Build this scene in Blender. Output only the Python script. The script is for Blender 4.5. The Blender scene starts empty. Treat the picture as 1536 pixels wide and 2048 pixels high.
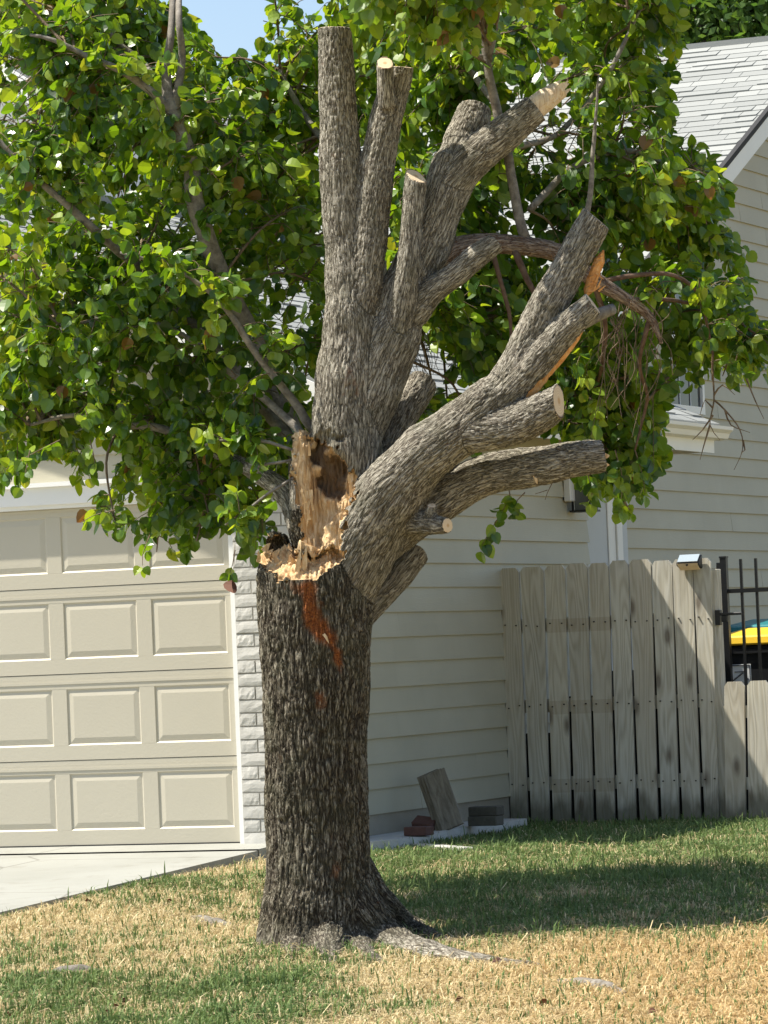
import bpy, math, random, time
T00 = time.time()
import numpy as np
from mathutils import Vector, Matrix
random.seed(7); RNG = np.random.default_rng(7)
SC = bpy.context.scene
COL = SC.collection
# ------------------------------------------------------------------ camera, world, sun, exposure
F = 7900.0; W0, H0 = 1536, 2048
CZ = 1.136
PITCH = math.atan(276 / F); ROLL = math.radians(2.35)
cam = bpy.data.cameras.new('camera'); camo = bpy.data.objects.new('camera', cam); COL.objects.link(camo)
cam.sensor_fit = 'VERTICAL'; cam.sensor_height = 36; cam.lens = F / H0 * 36
cam.clip_start = 0.5; cam.clip_end = 3000
CM = Matrix.Rotation(math.pi / 2 + PITCH, 3, 'X') @ Matrix.Rotation(-ROLL, 3, 'Z')
camo.matrix_world = Matrix.Translation((0, 0, CZ)) @ CM.to_4x4()
SC.camera = camo
SUN_EL = math.radians(59.5); SUN_PHI = math.radians(0.5)     # light comes from the left
tosun = Vector((-math.cos(SUN_PHI) * math.cos(SUN_EL), math.sin(SUN_PHI) * math.cos(SUN_EL), math.sin(SUN_EL)))
wd = bpy.data.worlds.new('World'); SC.world = wd; wd.use_nodes = True
nt = wd.node_tree; sky = nt.nodes.new('ShaderNodeTexSky'); sky.sky_type = 'NISHITA'; sky.sun_disc = False
sky.sun_elevation = SUN_EL; sky.sun_rotation = math.atan2(tosun.x, tosun.y)
sky.air_density = 1.0; sky.dust_density = 1.5; sky.ozone_density = 1.0
nt.links.new(sky.outputs[0], nt.nodes['Background'].inputs[0]); nt.nodes['Background'].inputs[1].default_value = 0.105
sl = bpy.data.lights.new('sun', 'SUN'); sl.energy = 4.8; sl.angle = math.radians(0.53); sl.color = (1.0, 0.94, 0.83)
so = bpy.data.objects.new('sun', sl); COL.objects.link(so)
so.rotation_euler = tosun.to_track_quat('Z', 'Y').to_euler(); so.location = (0, 0, 30)
SC.view_settings.view_transform = 'Standard'; SC.view_settings.look = 'None'
SC.view_settings.exposure = 0.88; SC.view_settings.gamma = 1.0; SC.view_settings.use_curve_mapping = False
SC.cycles.use_denoising = True; SC.cycles.max_bounces = 8; SC.cycles.transparent_max_bounces = 8

# ------------------------------------------------------------------ pixel rays
CMn = np.array(CM)
def ray(px, py):
    v = CMn @ np.array([(px - W0 / 2) / F, (H0 / 2 - py) / F, -1.0]); return v / v[1]      # scaled so that y (distance) = 1
def atd(px, py, d): r = ray(px, py); return np.array([0, 0, CZ]) + r * d
def proj(P):
    P = np.atleast_2d(P); q = (P - np.array([0, 0, CZ])) @ CMn
    return np.stack([W0 / 2 - F * q[:, 0] / q[:, 2], H0 / 2 + F * q[:, 1] / q[:, 2]], 1)
# house frame: origin at the garage's front corner, local x to the right along the front, local y to the back
TH = math.radians(23.7); cT, sT = math.cos(TH), math.sin(TH)
OX, OY = -0.506, 23.8
def loc(x, y): return ((x - OX) * cT - (y - OY) * sT, (x - OX) * sT + (y - OY) * cT)
def wor(lx, ly): return (OX + lx * cT + ly * sT, OY - lx * sT + ly * cT)
def on_lx(px, py, v):
    r = ray(px, py); lo = loc(0, 0)[0]; k = loc(r[0], r[1])[0] - lo; d = (v - lo) / k
    p = np.array([0, 0, CZ]) + r * d; return loc(p[0], p[1])[1], p[2]      # ly, z
def on_ly(px, py, v):
    r = ray(px, py); lo = loc(0, 0)[1]; k = loc(r[0], r[1])[1] - lo; d = (v - lo) / k
    p = np.array([0, 0, CZ]) + r * d; return loc(p[0], p[1])[0], p[2]      # lx, z

# ------------------------------------------------------------------ numpy noise
def _hash(ix, iy, iz, s):
    h = (ix.astype(np.int64) * 374761393 + iy.astype(np.int64) * 668265263 + iz.astype(np.int64) * 2147483647 + s * 974711) & 0xffffffff
    h = ((h ^ (h >> 13)) * 1274126177) & 0xffffffff
    h = ((h ^ (h >> 16)) * 2246822519) & 0xffffffff
    return ((h ^ (h >> 15)) & 0xffffff) / float(0xffffff)
def vnoise(p, s=0):
    i = np.floor(p); f = p - i; f = f * f * (3 - 2 * f); i = i.astype(np.int64); r = 0
    for dx in (0, 1):
        for dy in (0, 1):
            for dz in (0, 1):
                w = (f[:, 0] if dx else 1 - f[:, 0]) * (f[:, 1] if dy else 1 - f[:, 1]) * (f[:, 2] if dz else 1 - f[:, 2])
                r = r + w * _hash(i[:, 0] + dx, i[:, 1] + dy, i[:, 2] + dz, s)
    return r
def fbm(p, s=0, o=3):
    r = 0; a = .5; t = 0
    for k in range(o): r = r + a * vnoise(p * 2 ** k, s + k); t += a; a *= .5
    return r / t
def worley(p, s=0):
    i = np.floor(p).astype(np.int64); f1 = np.full(len(p), 9.0); f2 = f1.copy()
    for dx in (-1, 0, 1):
        for dy in (-1, 0, 1):
            for dz in (-1, 0, 1):
                c = i + np.array([dx, dy, dz])
                q = np.stack([c[:, k] + _hash(c[:, 0], c[:, 1], c[:, 2], s + k) for k in range(3)], 1)
                d = np.sqrt(((q - p) ** 2).sum(1))
                f2 = np.minimum(f2, np.maximum(f1, d)); f1 = np.minimum(f1, d)
    return f1, f2
def noise2(x, y, sc, s=0, o=3):
    x = np.atleast_1d(np.asarray(x, float)); y = np.atleast_1d(np.asarray(y, float))
    return fbm(np.stack([x * sc, y * sc, np.full_like(x, .37)], 1), s, o)
def sstep(a, b, x): t = np.clip((x - a) / (b - a), 0, 1); return t * t * (3 - 2 * t)
def inpoly(pts, poly):
    x, y = pts[:, 0], pts[:, 1]; r = np.zeros(len(pts), bool); n = len(poly)
    for i in range(n):
        x1, y1 = poly[i]; x2, y2 = poly[i - 1]
        c = ((y1 > y) != (y2 > y)) & (x < (x2 - x1) * (y - y1) / (y2 - y1 + 1e-9) + x1); r ^= c
    return r

# ------------------------------------------------------------------ materials
MATS = {}
class NB:
    def __init__(s, name):
        s.m = bpy.data.materials.new(name); s.m.use_nodes = True; s.t = s.m.node_tree; s.t.nodes.clear()
        s.out = s.n('OutputMaterial'); MATS[name] = s.m
    def n(s, typ, **k):
        o = s.t.nodes.new('ShaderNode' + typ)
        for a, b in k.items(): setattr(o, a, b)
        return o
    def l(s, a, b): s.t.links.new(a, b)
    def set(s, node, i, v):
        if isinstance(v, bpy.types.NodeSocket): s.l(v, node.inputs[i])
        elif v is not None: node.inputs[i].default_value = v
    def coord(s, kind='Object', scale=(1, 1, 1), rnd=False):
        c = s.n('TexCoord').outputs[kind]
        mp = s.n('Mapping'); s.l(c, mp.inputs[0]); mp.inputs['Scale'].default_value = scale
        if rnd:
            oi = s.n('ObjectInfo'); mu = s.n('VectorMath', operation='SCALE'); mu.inputs[0].default_value = (37, 23, 51)
            s.l(oi.outputs['Random'], mu.inputs['Scale']); s.l(mu.outputs[0], mp.inputs['Location'])
        return mp.outputs[0]
    def noise(s, v, scale=5, detail=4, rough=.55, dist=0):
        o = s.n('TexNoise'); s.set(o, 'Vector', v); o.inputs['Scale'].default_value = scale; o.inputs['Detail'].default_value = detail
        o.inputs['Roughness'].default_value = rough; o.inputs['Distortion'].default_value = dist; return o.outputs['Fac']
    def ramp(s, fac, stops):
        o = s.n('ValToRGB'); s.l(fac, o.inputs[0]); e = o.color_ramp.elements
        while len(e) < len(stops): e.new(.5)
        for i, (p, c) in enumerate(stops): e[i].position = p; e[i].color = (*c, 1) if not isinstance(c, (int, float)) else (c, c, c, 1)
        return o.outputs[0]
    def mix(s, f, a, b, mode='MIX'):
        o = s.n('Mix', data_type='RGBA', blend_type=mode); s.set(o, 0, f)
        for i, v in ((6, a), (7, b)):
            if isinstance(v, tuple): v = (*v, 1) if len(v) == 3 else v
            s.set(o, i, v)
        return o.outputs[2]
    def math(s, op, a, b=None):
        o = s.n('Math', operation=op); s.set(o, 0, a); s.set(o, 1, b); return o.outputs[0]
    def attr(s, name): return s.n('Attribute', attribute_name=name)
    def rand(s): return s.n('ObjectInfo').outputs['Random']
    def bump(s, h, dist=.005, strength=1.0, nrm=None):
        o = s.n('Bump'); s.l(h, o.inputs['Height']); o.inputs['Distance'].default_value = dist; o.inputs['Strength'].default_value = strength
        if nrm: s.l(nrm, o.inputs['Normal'])
        return o.outputs[0]
    def pbr(s, col, rough=.7, nrm=None, metal=0, spec=.4):
        o = s.n('BsdfPrincipled')
        if isinstance(col, tuple): col = (*col, 1)
        s.set(o, 'Base Color', col); s.set(o, 'Roughness', rough); s.set(o, 'Metallic', metal); o.inputs['Specular IOR Level'].default_value = spec
        if nrm: s.l(nrm, o.inputs['Normal'])
        return o.outputs[0]
    def done(s, sh): s.l(sh, s.out.inputs[0]); return s.m

def m_paint(name, c, rough=.55, var=.08, scale=3, rnd=.06, bumpd=.0008):
    b = NB(name); v = b.coord('Object', rnd=True); n = b.noise(v, scale, 6)
    n2 = b.noise(v, scale * 30, 3)
    k = b.math('ADD', b.math('MULTIPLY', n, 2 * var), 1 - var)
    k = b.math('ADD', k, b.math('MULTIPLY', b.math('SUBTRACT', b.rand(), .5), 2 * rnd))
    hs = b.n('HueSaturation'); hs.inputs['Color'].default_value = (*c, 1); b.l(k, hs.inputs['Value'])
    return b.done(b.pbr(hs.outputs[0], rough, b.bump(n2, bumpd)))
def m_siding():
    b = NB('siding'); v = b.coord('Object', rnd=True); n = b.noise(v, 1.3, 5)
    g = b.noise(b.coord('Object', (3, 3, 60), True), 4, 4)
    st = b.noise(b.coord('Object', (6, 6, .5)), 2, 5)
    c = b.ramp(n, [(.3, (.40, .375, .28)), (.7, (.46, .435, .33))])
    c = b.mix(b.math('MULTIPLY', b.ramp(st, [(.55, 0.), (.8, 1.)]), .12), c, (.3, .27, .2))
    return b.done(b.pbr(c, .5, b.bump(g, .0012)))
m_siding()
m_paint('door_paint', (.50, .465, .37), .45, .05, 2, .015)
m_paint('white_trim', (.80, .80, .77), .45, .05, 4, .02)
m_paint('gray_trim', (.50, .53, .55), .5, .05, 4, .02)
m_paint('brown_soffit', (.16, .12, .09), .7)
m_paint('foundation', (.30, .27, .21), .85, .2, 6, .02, .004)
m_paint('black_iron', (.012, .013, .014), .4, .1, 8)
m_paint('black_plastic', (.012, .013, .015), .45, .1, 6)
m_paint('yellow_plastic', (.75, .48, .02), .45, .08, 4)
m_paint('teal_plastic', (.01, .16, .17), .4, .1, 4)
m_paint('label_white', (.75, .77, .76), .5, .02, 4)
m_paint('dark_ink', (.05, .05, .06), .6)
m_paint('rubber', (.03, .03, .03), .8)
m_paint('warm_lens', (.75, .58, .38), .35, .03)
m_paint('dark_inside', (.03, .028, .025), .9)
def m_glass(name, c=(.012, .014, .016)):
    b = NB(name); return b.done(b.pbr(c, .06, None, 0, .5))
m_glass('window_glass'); m_glass('solar_cell', (.30, .36, .40)); m_glass('lantern_glass', (.12, .13, .12))
def m_brick(name, c1, c2, bumpd=.006, sc=14):
    b = NB(name); v = b.coord('Object', rnd=True); n = b.noise(v, sc, 5, .6, .4); n2 = b.noise(v, sc * 6, 3)
    f = b.math('ADD', b.math('MULTIPLY', n, .7), b.math('MULTIPLY', b.rand(), .3))
    c = b.ramp(f, [(.3, c1), (.7, c2)]); h = b.math('ADD', n, b.math('MULTIPLY', n2, .25))
    return b.done(b.pbr(c, .85, b.bump(h, bumpd)))
m_brick('pale_brick', (.46, .45, .41), (.60, .585, .54), .004, 16)
m_brick('mortar', (.27, .26, .23), (.36, .34, .3), .002, 40)
m_brick('red_brick', (.10, .05, .04), (.17, .085, .065), .003, 30)
m_brick('gray_paver', (.08, .073, .058), (.13, .12, .095), .003, 30)
m_brick('concrete_pad', (.38, .37, .34), (.55, .54, .50), .008, 12)
m_brick('rock', (.36, .33, .27), (.55, .52, .45), .01, 16)
def m_plank_old():
    b = NB('old_plank'); v = b.coord('Object', (6, 6, 1.2), True); n = b.noise(v, 6, 6, .65, .5)
    c = b.ramp(n, [(.3, (.12, .10, .075)), (.6, (.26, .23, .18)), (.8, (.34, .31, .25))]); return b.done(b.pbr(c, .85, b.bump(n, .003)))
m_plank_old()
def m_fence():
    b = NB('fence_wood'); v = b.coord('Object', (1, 1, .045), True)
    warp = b.noise(b.coord('Object', (1, 1, .35), True), 7, 2)
    # grain: contour lines of a stretched noise, which make arches and closed knot loops
    ln = b.noise(b.coord('Object', (1, 1, .10), True), 9, 1.5, .45)
    wv = b.math('ADD', b.math('MULTIPLY', b.math('SINE', b.math('MULTIPLY', ln, 75.)), .5), .5)
    fib = b.noise(b.coord('Object', (60, 60, 1.2), True), 3, 5, .7)
    g = b.mix(.68, wv, fib)
    big = b.noise(b.coord('Object', (2, 2, 1), True), 1.6, 4)
    pale = b.ramp(g, [(.15, (.40, .35, .26)), (.45, (.58, .55, .45)), (.8, (.70, .68, .59))])
    gray = b.ramp(g, [(.15, (.30, .275, .215)), (.5, (.48, .46, .39)), (.85, (.60, .585, .52))])
    c = b.mix(b.ramp(big, [(.35, 0.), (.65, 1.)]), pale, gray)
    c = b.mix(b.math('MULTIPLY', b.rand(), .45), c, (.42, .36, .26))
    # knots
    vo = b.n('TexVoronoi'); b.l(b.coord('Object', (1, 1, .42), True), vo.inputs[0]); vo.inputs['Scale'].default_value = 6.0
    kn = b.ramp(vo.outputs['Distance'], [(.08, 1.), (.14, .5), (.22, 0.)])
    c = b.mix(b.math('MULTIPLY', kn, .75), c, (.10, .07, .045))
    # damp earth stains near the foot of the boards (splash)
    sx = b.n('SeparateXYZ'); b.l(b.n('TexCoord').outputs['Object'], sx.inputs[0])
    spl = b.noise(b.coord('Object', (9, 9, 3), True), 1, 4)
    ft = b.math('SUBTRACT', b.math('MULTIPLY', spl, .42), sx.outputs[2])
    c = b.mix(b.math('MULTIPLY', b.ramp(b.math('MULTIPLY', b.math('ADD', ft, .08), 4), [(.1, 0.), (.7, 1.)]), .75), c, (.09, .085, .05))
    at = b.attr('patch').outputs['Fac']
    c = b.mix(b.math('MULTIPLY', at, b.math('MULTIPLY', fib, .55)), c, (.27, .19, .10))
    return b.done(b.pbr(c, .85, b.bump(b.mix(.5, fib, wv), .0015)))
m_fence()
def m_shingle():
    b = NB('shingle'); t = b.attr('tint').outputs['Fac']; n = b.noise(b.coord('Object', (1, 1, 1)), 90, 3, .7)
    n2 = b.noise(b.coord('Object'), 1.2, 4)
    f = b.math('ADD', b.math('MULTIPLY', t, .6), b.math('MULTIPLY', n, .4))
    c = b.ramp(f, [(.2, (.235, .245, .235)), (.5, (.275, .285, .272)), (.8, (.32, .33, .315))])
    c = b.mix(b.math('MULTIPLY', n2, .25), c, (.33, .34, .32))
    return b.done(b.pbr(c, .9, b.bump(n, .002), 0, .2))
m_shingle()
def m_concrete():
    b = NB('driveway_concrete'); v = b.coord('Object'); n = b.noise(v, .9, 6, .6); n2 = b.noise(v, 90, 3, .7); n3 = b.noise(v, 7, 5)
    c = b.ramp(n, [(.3, (.245, .25, .22)), (.7, (.31, .315, .285))])
    c = b.mix(b.math('MULTIPLY', n2, .3), c, (.40, .385, .34)); c = b.mix(b.ramp(n3, [(.55, 0.), (.75, .5)]), c, (.21, .20, .165))
    cr = b.n('TexVoronoi', feature='DISTANCE_TO_EDGE'); b.l(v, cr.inputs[0]); cr.inputs['Scale'].default_value = .55; c = b.mix(b.ramp(cr.outputs[0], [(.0, .7), (.006, 0.)]), c, (.12, .11, .09))
    return b.done(b.pbr(c, .8, b.bump(n2, .002)))
m_concrete()
def m_ground():
    b = NB('lawn_soil'); v = b.coord('Object'); n = b.noise(v, 1.3, 6, .65, .3); n2 = b.noise(v, 45, 5, .7, .6)
    s = b.attr('straw').outputs['Fac']
    a = b.ramp(n2, [(.3, (.16, .12, .06)), (.5, (.40, .31, .15)), (.75, (.60, .49, .27))])
    g = b.ramp(n2, [(.3, (.045, .05, .02)), (.6, (.12, .12, .045)), (.8, (.22, .19, .08))])
    c = b.mix(s, g, a)
    return b.done(b.pbr(c, .95, b.bump(n2, .012), 0, .1))
m_ground()
def m_grass():
    b = NB('grass_blade'); c = b.attr('tint').outputs['Color']
    d = b.pbr(c, .6, None, 0, .25); t = b.n('BsdfTranslucent'); b.l(c, t.inputs[0]); mx = b.n('MixShader'); mx.inputs[0].default_value = .3
    b.l(d, mx.inputs[1]); b.l(t.outputs[0], mx.inputs[2]); return b.done(mx.outputs[0])
m_grass()
def m_leaf(name, stops, tcol, rough=.38, tr=.42):
    b = NB(name); t = b.attr('tint').outputs['Fac']
    c = b.ramp(t, stops); tc = b.ramp(t, tcol)
    d = b.pbr(c, rough, None, 0, .5); tl = b.n('BsdfTranslucent'); b.l(tc, tl.inputs[0]); mx = b.n('MixShader'); mx.inputs[0].default_value = tr
    b.l(d, mx.inputs[1]); b.l(tl.outputs[0], mx.inputs[2]); return b.done(mx.outputs[0])
m_leaf('pear_leaf', [(.0, (.018, .052, .012)), (.35, (.045, .105, .018)), (.65, (.10, .185, .022)), (.93, (.26, .36, .04)), (.99, (.20, .12, .03))],
       [(.0, (.14, .30, .010)), (.5, (.36, .58, .012)), (.9, (.64, .76, .025)), (.99, (.35, .14, .03))], .30, .34)
m_leaf('far_leaf', [(.0, (.03, .075, .012)), (.6, (.06, .13, .02)), (1., (.10, .17, .03))],
       [(.0, (.08, .20, .02)), (1., (.25, .42, .03))], .55, .35)
m_leaf('dead_leaf', [(.0, (.07, .025, .015)), (1., (.15, .06, .03))], [(.0, (.1, .03, .02)), (1., (.15, .05, .02))], .8, .1)
def m_bark():
    b = NB('bark'); a = b.attr('bark'); sp = b.n('SeparateColor'); b.l(a.outputs['Color'], sp.inputs[0])
    rid, rad, stn = sp.outputs[0], sp.outputs[1], sp.outputs[2]
    gv = b.attr('grain').outputs['Vector']                      # across, across, along the limb (metres)
    def gm(sx, sz):
        mp = b.n('Mapping'); b.l(gv, mp.inputs[0]); mp.inputs['Scale'].default_value = (sx, sx, sz); return mp.outputs[0]
    f1 = b.noise(gm(75, 11), 1, 3, .55, .5); f2 = b.noise(gm(150, 38), 1, 4, .65, .3)
    fis = b.math('MULTIPLY', b.ramp(b.math('ABSOLUTE', b.math('SUBTRACT', f1, .5)), [(.0, 0.), (.07, 1.)]), b.ramp(f2, [(.30, .25), (.55, 1.)]))
    v = b.coord('Object'); n = b.noise(v, 9, 5, .6); lic = b.noise(v, 40, 4, .65, .5); nf = b.noise(v, 110, 3, .7)
    h = b.math('MULTIPLY', b.math('ADD', b.math('MULTIPLY', rid, .55), .45), fis)
    dark = b.ramp(h, [(.0, (.020, .015, .011)), (.32, (.072, .058, .039)), (.62, (.15, .128, .090)), (1., (.29, .26, .20))])
    lite = b.ramp(h, [(.0, (.07, .058, .044)), (.22, (.24, .21, .165)), (.5, (.40, .365, .295)), (1., (.54, .50, .42))])
    c = b.mix(rad, lite, dark)
    c = b.mix(b.math('MULTIPLY', b.ramp(n, [(.42, 0.), (.7, 1.)]), .35), c, (.10, .105, .06))
    lm = b.math('MULTIPLY', b.ramp(lic, [(.60, 0.), (.68, 1.)]), b.ramp(h, [(.45, 0.), (.8, 1.)]))
    c = b.mix(b.math('MULTIPLY', lm, .6), c, (.36, .38, .31))
    c = b.mix(b.math('MULTIPLY', stn, b.ramp(f2, [(.25, .55), (.5, 1.)])), c, b.ramp(nf, [(.3, (.11, .03, .012)), (.5, (.30, .09, .025)), (.72, (.50, .20, .05))]))
    return b.done(b.pbr(c, .88, b.bump(fis, .007, 1.0, b.bump(nf, .003)), 0, .2))
m_bark()
def m_twig(name, c1, c2):
    b = NB(name); v = b.coord('Object'); n = b.noise(v, 25, 5, .65, .3); n2 = b.noise(v, 120, 3, .7)
    return b.done(b.pbr(b.ramp(n, [(.35, c1), (.68, c2)]), .85, b.bump(n2, .004), 0, .2))
m_twig('gray_branch', (.13, .115, .095), (.29, .265, .225)); m_twig('red_branch', (.10, .06, .04), (.20, .135, .095)); m_twig('twig_bark', (.12, .085, .055), (.25, .19, .13))
def m_wood(name, stops, bd=.006):
    b = NB(name); a = b.attr('bark'); sp = b.n('SeparateColor'); b.l(a.outputs['Color'], sp.inputs[0])
    v = b.coord('Object', (22, 22, 2.2)); n = b.noise(v, 3, 6, .65, .8); n2 = b.noise(b.coord('Object', (90, 90, 8)), 2, 4, .7)
    big = b.noise(b.coord('Object'), 8, 4)
    f = b.math('ADD', b.math('MULTIPLY', n, .65), b.math('MULTIPLY', big, .35)); c = b.ramp(f, stops)
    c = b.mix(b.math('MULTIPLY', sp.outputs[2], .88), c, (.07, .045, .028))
    return b.done(b.pbr(c, .8, b.bump(b.mix(.5, n, n2), bd), 0, .2))
m_wood('torn_wood', [(.34, (.20, .11, .055)), (.43, (.46, .29, .14)), (.53, (.62, .44, .24)), (.64, (.76, .64, .44))])
m_wood('pale_wood', [(.36, (.45, .30, .17)), (.46, (.66, .52, .36)), (.6, (.78, .68, .53))])
m_wood('orange_wood', [(.35, (.42, .17, .05)), (.5, (.62, .30, .10)), (.65, (.75, .48, .22))], .004)
def m_cut():
    b = NB('sawn_wood'); r = b.attr('ring').outputs['Fac']; n = b.noise(b.coord('Object'), 14, 4)
    w = b.math('SINE', b.math('ADD', b.math('MULTIPLY', r, 42.), b.math('MULTIPLY', n, 5.)))
    c = b.mix(b.math('MULTIPLY', b.math('ADD', w, 1.), .22), (.74, .60, .42), (.55, .38, .22))
    c = b.mix(b.ramp(r, [(.12, .8), (.3, 0.)]), c, (.50, .30, .14)); c = b.mix(b.ramp(r, [(.86, 0.), (.96, 1.)]), c, (.13, .09, .06))
    return b.done(b.pbr(c, .8, b.bump(b.noise(b.coord('Object', (1, 1, 1)), 120, 3), .002), 0, .2))
m_cut()

# ------------------------------------------------------------------ object helpers
def thing(name, label, cat, location=(0, 0, 0), rz=0, group=None):
    o = bpy.data.objects.new(name, None); COL.objects.link(o); o.location = location; o.rotation_euler = (0, 0, rz); o.empty_display_size = .1
    tag(o, label, cat, group); return o
def tag(o, label=None, cat=None, group=None, kind=None):
    if label: o['label'] = label
    if cat: o['category'] = cat
    if group: o['group'] = group
    if kind: o['kind'] = kind
    return o
def link(name, me, parent=None, location=None, mat=None):
    o = bpy.data.objects.new(name, me); COL.objects.link(o)
    if parent: o.parent = parent
    if location is not None: o.location = location
    if mat:
        if not me.materials: me.materials.append(MATS[mat])
    return o
def np_mesh(name, V, Fc, mat=None, smooth=False, attrs=None):
    """V (n,3); Fc: list of int arrays (m,k)"""
    me = bpy.data.meshes.new(name); V = np.asarray(V, np.float32)
    Fc = [np.asarray(f, np.int32) for f in (Fc if isinstance(Fc, list) else [Fc]) if len(f)]
    nl = sum(f.size for f in Fc); nf = sum(len(f) for f in Fc)
    me.vertices.add(len(V)); me.vertices.foreach_set('co', V.ravel()); me.loops.add(nl); me.polygons.add(nf)
    me.loops.foreach_set('vertex_index', np.concatenate([f.ravel() for f in Fc]))
    tot = np.concatenate([np.full(len(f), f.shape[1], np.int32) for f in Fc]); st = np.concatenate([[0], np.cumsum(tot)[:-1]]).astype(np.int32)
    me.polygons.foreach_set('loop_start', st); me.polygons.foreach_set('loop_total', tot)
    me.polygons.foreach_set('use_smooth', np.full(nf, smooth))
    for k, a in (attrs or {}).items():
        a = np.asarray(a, np.float32)
        if a.ndim == 1: me.attributes.new(k, 'FLOAT', 'POINT').data.foreach_set('value', a)
        else:
            if a.shape[1] == 3: a = np.concatenate([a, np.ones((len(a), 1), np.float32)], 1)
            if k == 'grain': me.attributes.new(k, 'FLOAT_VECTOR', 'POINT').data.foreach_set('vector', np.ascontiguousarray(a[:, :3]).ravel()); continue
            me.attributes.new(k, 'FLOAT_COLOR', 'POINT').data.foreach_set('color', a.ravel())
    me.update(calc_edges=True); me.validate()
    if mat: me.materials.append(MATS[mat])
    return me
class MB:
    def __init__(s): s.v = []; s.f = []
    def add(s, vs, fs): k = len(s.v); s.v += [tuple(v) for v in vs]; s.f += [tuple(i + k for i in f) for f in fs]; return s
    def box(s, a, b, M=None, jit=0):
        (x0, y0, z0), (x1, y1, z1) = a, b
        vs = [Vector(p) for p in ((x0, y0, z0), (x1, y0, z0), (x1, y1, z0), (x0, y1, z0), (x0, y0, z1), (x1, y0, z1), (x1, y1, z1), (x0, y1, z1))]
        if jit: vs = [v + Vector([random.uniform(-jit, jit) for _ in range(3)]) for v in vs]
        if M: vs = [M @ v for v in vs]
        return s.add(vs, [(0, 3, 2, 1), (4, 5, 6, 7), (0, 1, 5, 4), (1, 2, 6, 5), (2, 3, 7, 6), (3, 0, 4, 7)])
    def hexa(s, vs): return s.add(vs, [(0, 3, 2, 1), (4, 5, 6, 7), (0, 1, 5, 4), (1, 2, 6, 5), (2, 3, 7, 6), (3, 0, 4, 7)])
    def prism(s, poly, fn):
        """poly: 2D list, fn(u, v, side) -> 3D point; side 0/1"""
        n = len(poly); vs = [fn(u, v, 0) for u, v in poly] + [fn(u, v, 1) for u, v in poly]
        return s.add(vs, [tuple(range(n))[::-1], tuple(range(n, 2 * n))] + [(i, (i + 1) % n, n + (i + 1) % n, n + i) for i in range(n)])
    def tube(s, pts, rad, n=8, cap=True):
        V, fc = tube_np(np.array(pts, float), np.array(rad, float) if not np.isscalar(rad) else np.full(len(pts), rad), n)
        return s.add(V, [tuple(int(i) for i in f if i >= 0) for f in fc])
    def build(s, name, mat, parent=None, location=None, bevel=0, smooth=False, rec=True):
        me = bpy.data.meshes.new(name); me.from_pydata([tuple(map(float, v)) for v in s.v], [], s.f); 
        if rec:
            import bmesh
            bm = bmesh.new(); bm.from_mesh(me); bmesh.ops.recalc_face_normals(bm, faces=bm.faces)
            if bevel: bmesh.ops.bevel(bm, geom=bm.edges[:], offset=bevel, segments=1, affect='EDGES', clamp_overlap=True)
            bm.to_mesh(me); bm.free()
        me.materials.append(MATS[mat])
        if smooth: me.polygons.foreach_set('use_smooth', [True] * len(me.polygons))
        me.update(); return link(name, me, parent, location)
def resample(pts, rad, step):
    pts = np.asarray(pts, float); rad = np.asarray(rad, float); n = len(pts); out = []; ro = []
    P = np.vstack([2 * pts[0] - pts[1], pts, 2 * pts[-1] - pts[-2]])
    for i in range(n - 1):
        p0, p1, p2, p3 = P[i:i + 4]; k = max(1, int(np.linalg.norm(p2 - p1) / step))
        for j in range(k):
            t = j / k; out.append(.5 * (2 * p1 + (p2 - p0) * t + (2 * p0 - 5 * p1 + 4 * p2 - p3) * t * t + (3 * p1 - p0 - 3 * p2 + p3) * t ** 3))
            tt = t * t * (3 - 2 * t); ro.append(rad[i] * (1 - tt) + rad[i + 1] * tt)
    out.append(pts[-1]); ro.append(rad[-1]); return np.array(out), np.array(ro)
def frames(P):
    T = np.gradient(P, axis=0); T /= np.linalg.norm(T, axis=1, keepdims=True) + 1e-12
    a = np.array([0, -1., 0]) if abs(T[0][1]) < .9 else np.array([1., 0, 0]); N = []
    u = a - T[0] * (a @ T[0]); u /= np.linalg.norm(u)
    for t in T: u = u - t * (u @ t); u /= np.linalg.norm(u); N.append(u)
    N = np.array(N); return T, N, np.cross(T, N)
def tube_np(P, R, n=12, endn=None):
    T, N, B = frames(P); a = np.arange(n) * 2 * math.pi / n
    V = P[:, None] + R[:, None, None] * (np.cos(a)[None, :, None] * N[:, None] + np.sin(a)[None, :, None] * B[:, None])
    if endn is not None:
        e = np.asarray(endn, float); e /= np.linalg.norm(e); t = T[-1]; d = (V[-1] - P[-1]) @ e / (t @ e); V[-1] -= d[:, None] * t
    m = len(P); V = V.reshape(-1, 3); fs = []
    i = np.arange(m - 1)[:, None] * n; j = np.arange(n)[None]; k = (j + 1) % n
    q = np.stack([i + j, i + k, i + n + k, i + n + j], -1).reshape(-1, 4)
    fs = [tuple(x) for x in q]; fs.append(tuple(range(n))[::-1]); fs.append(tuple(range((m - 1) * n, m * n)))
    return V, fs

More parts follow.
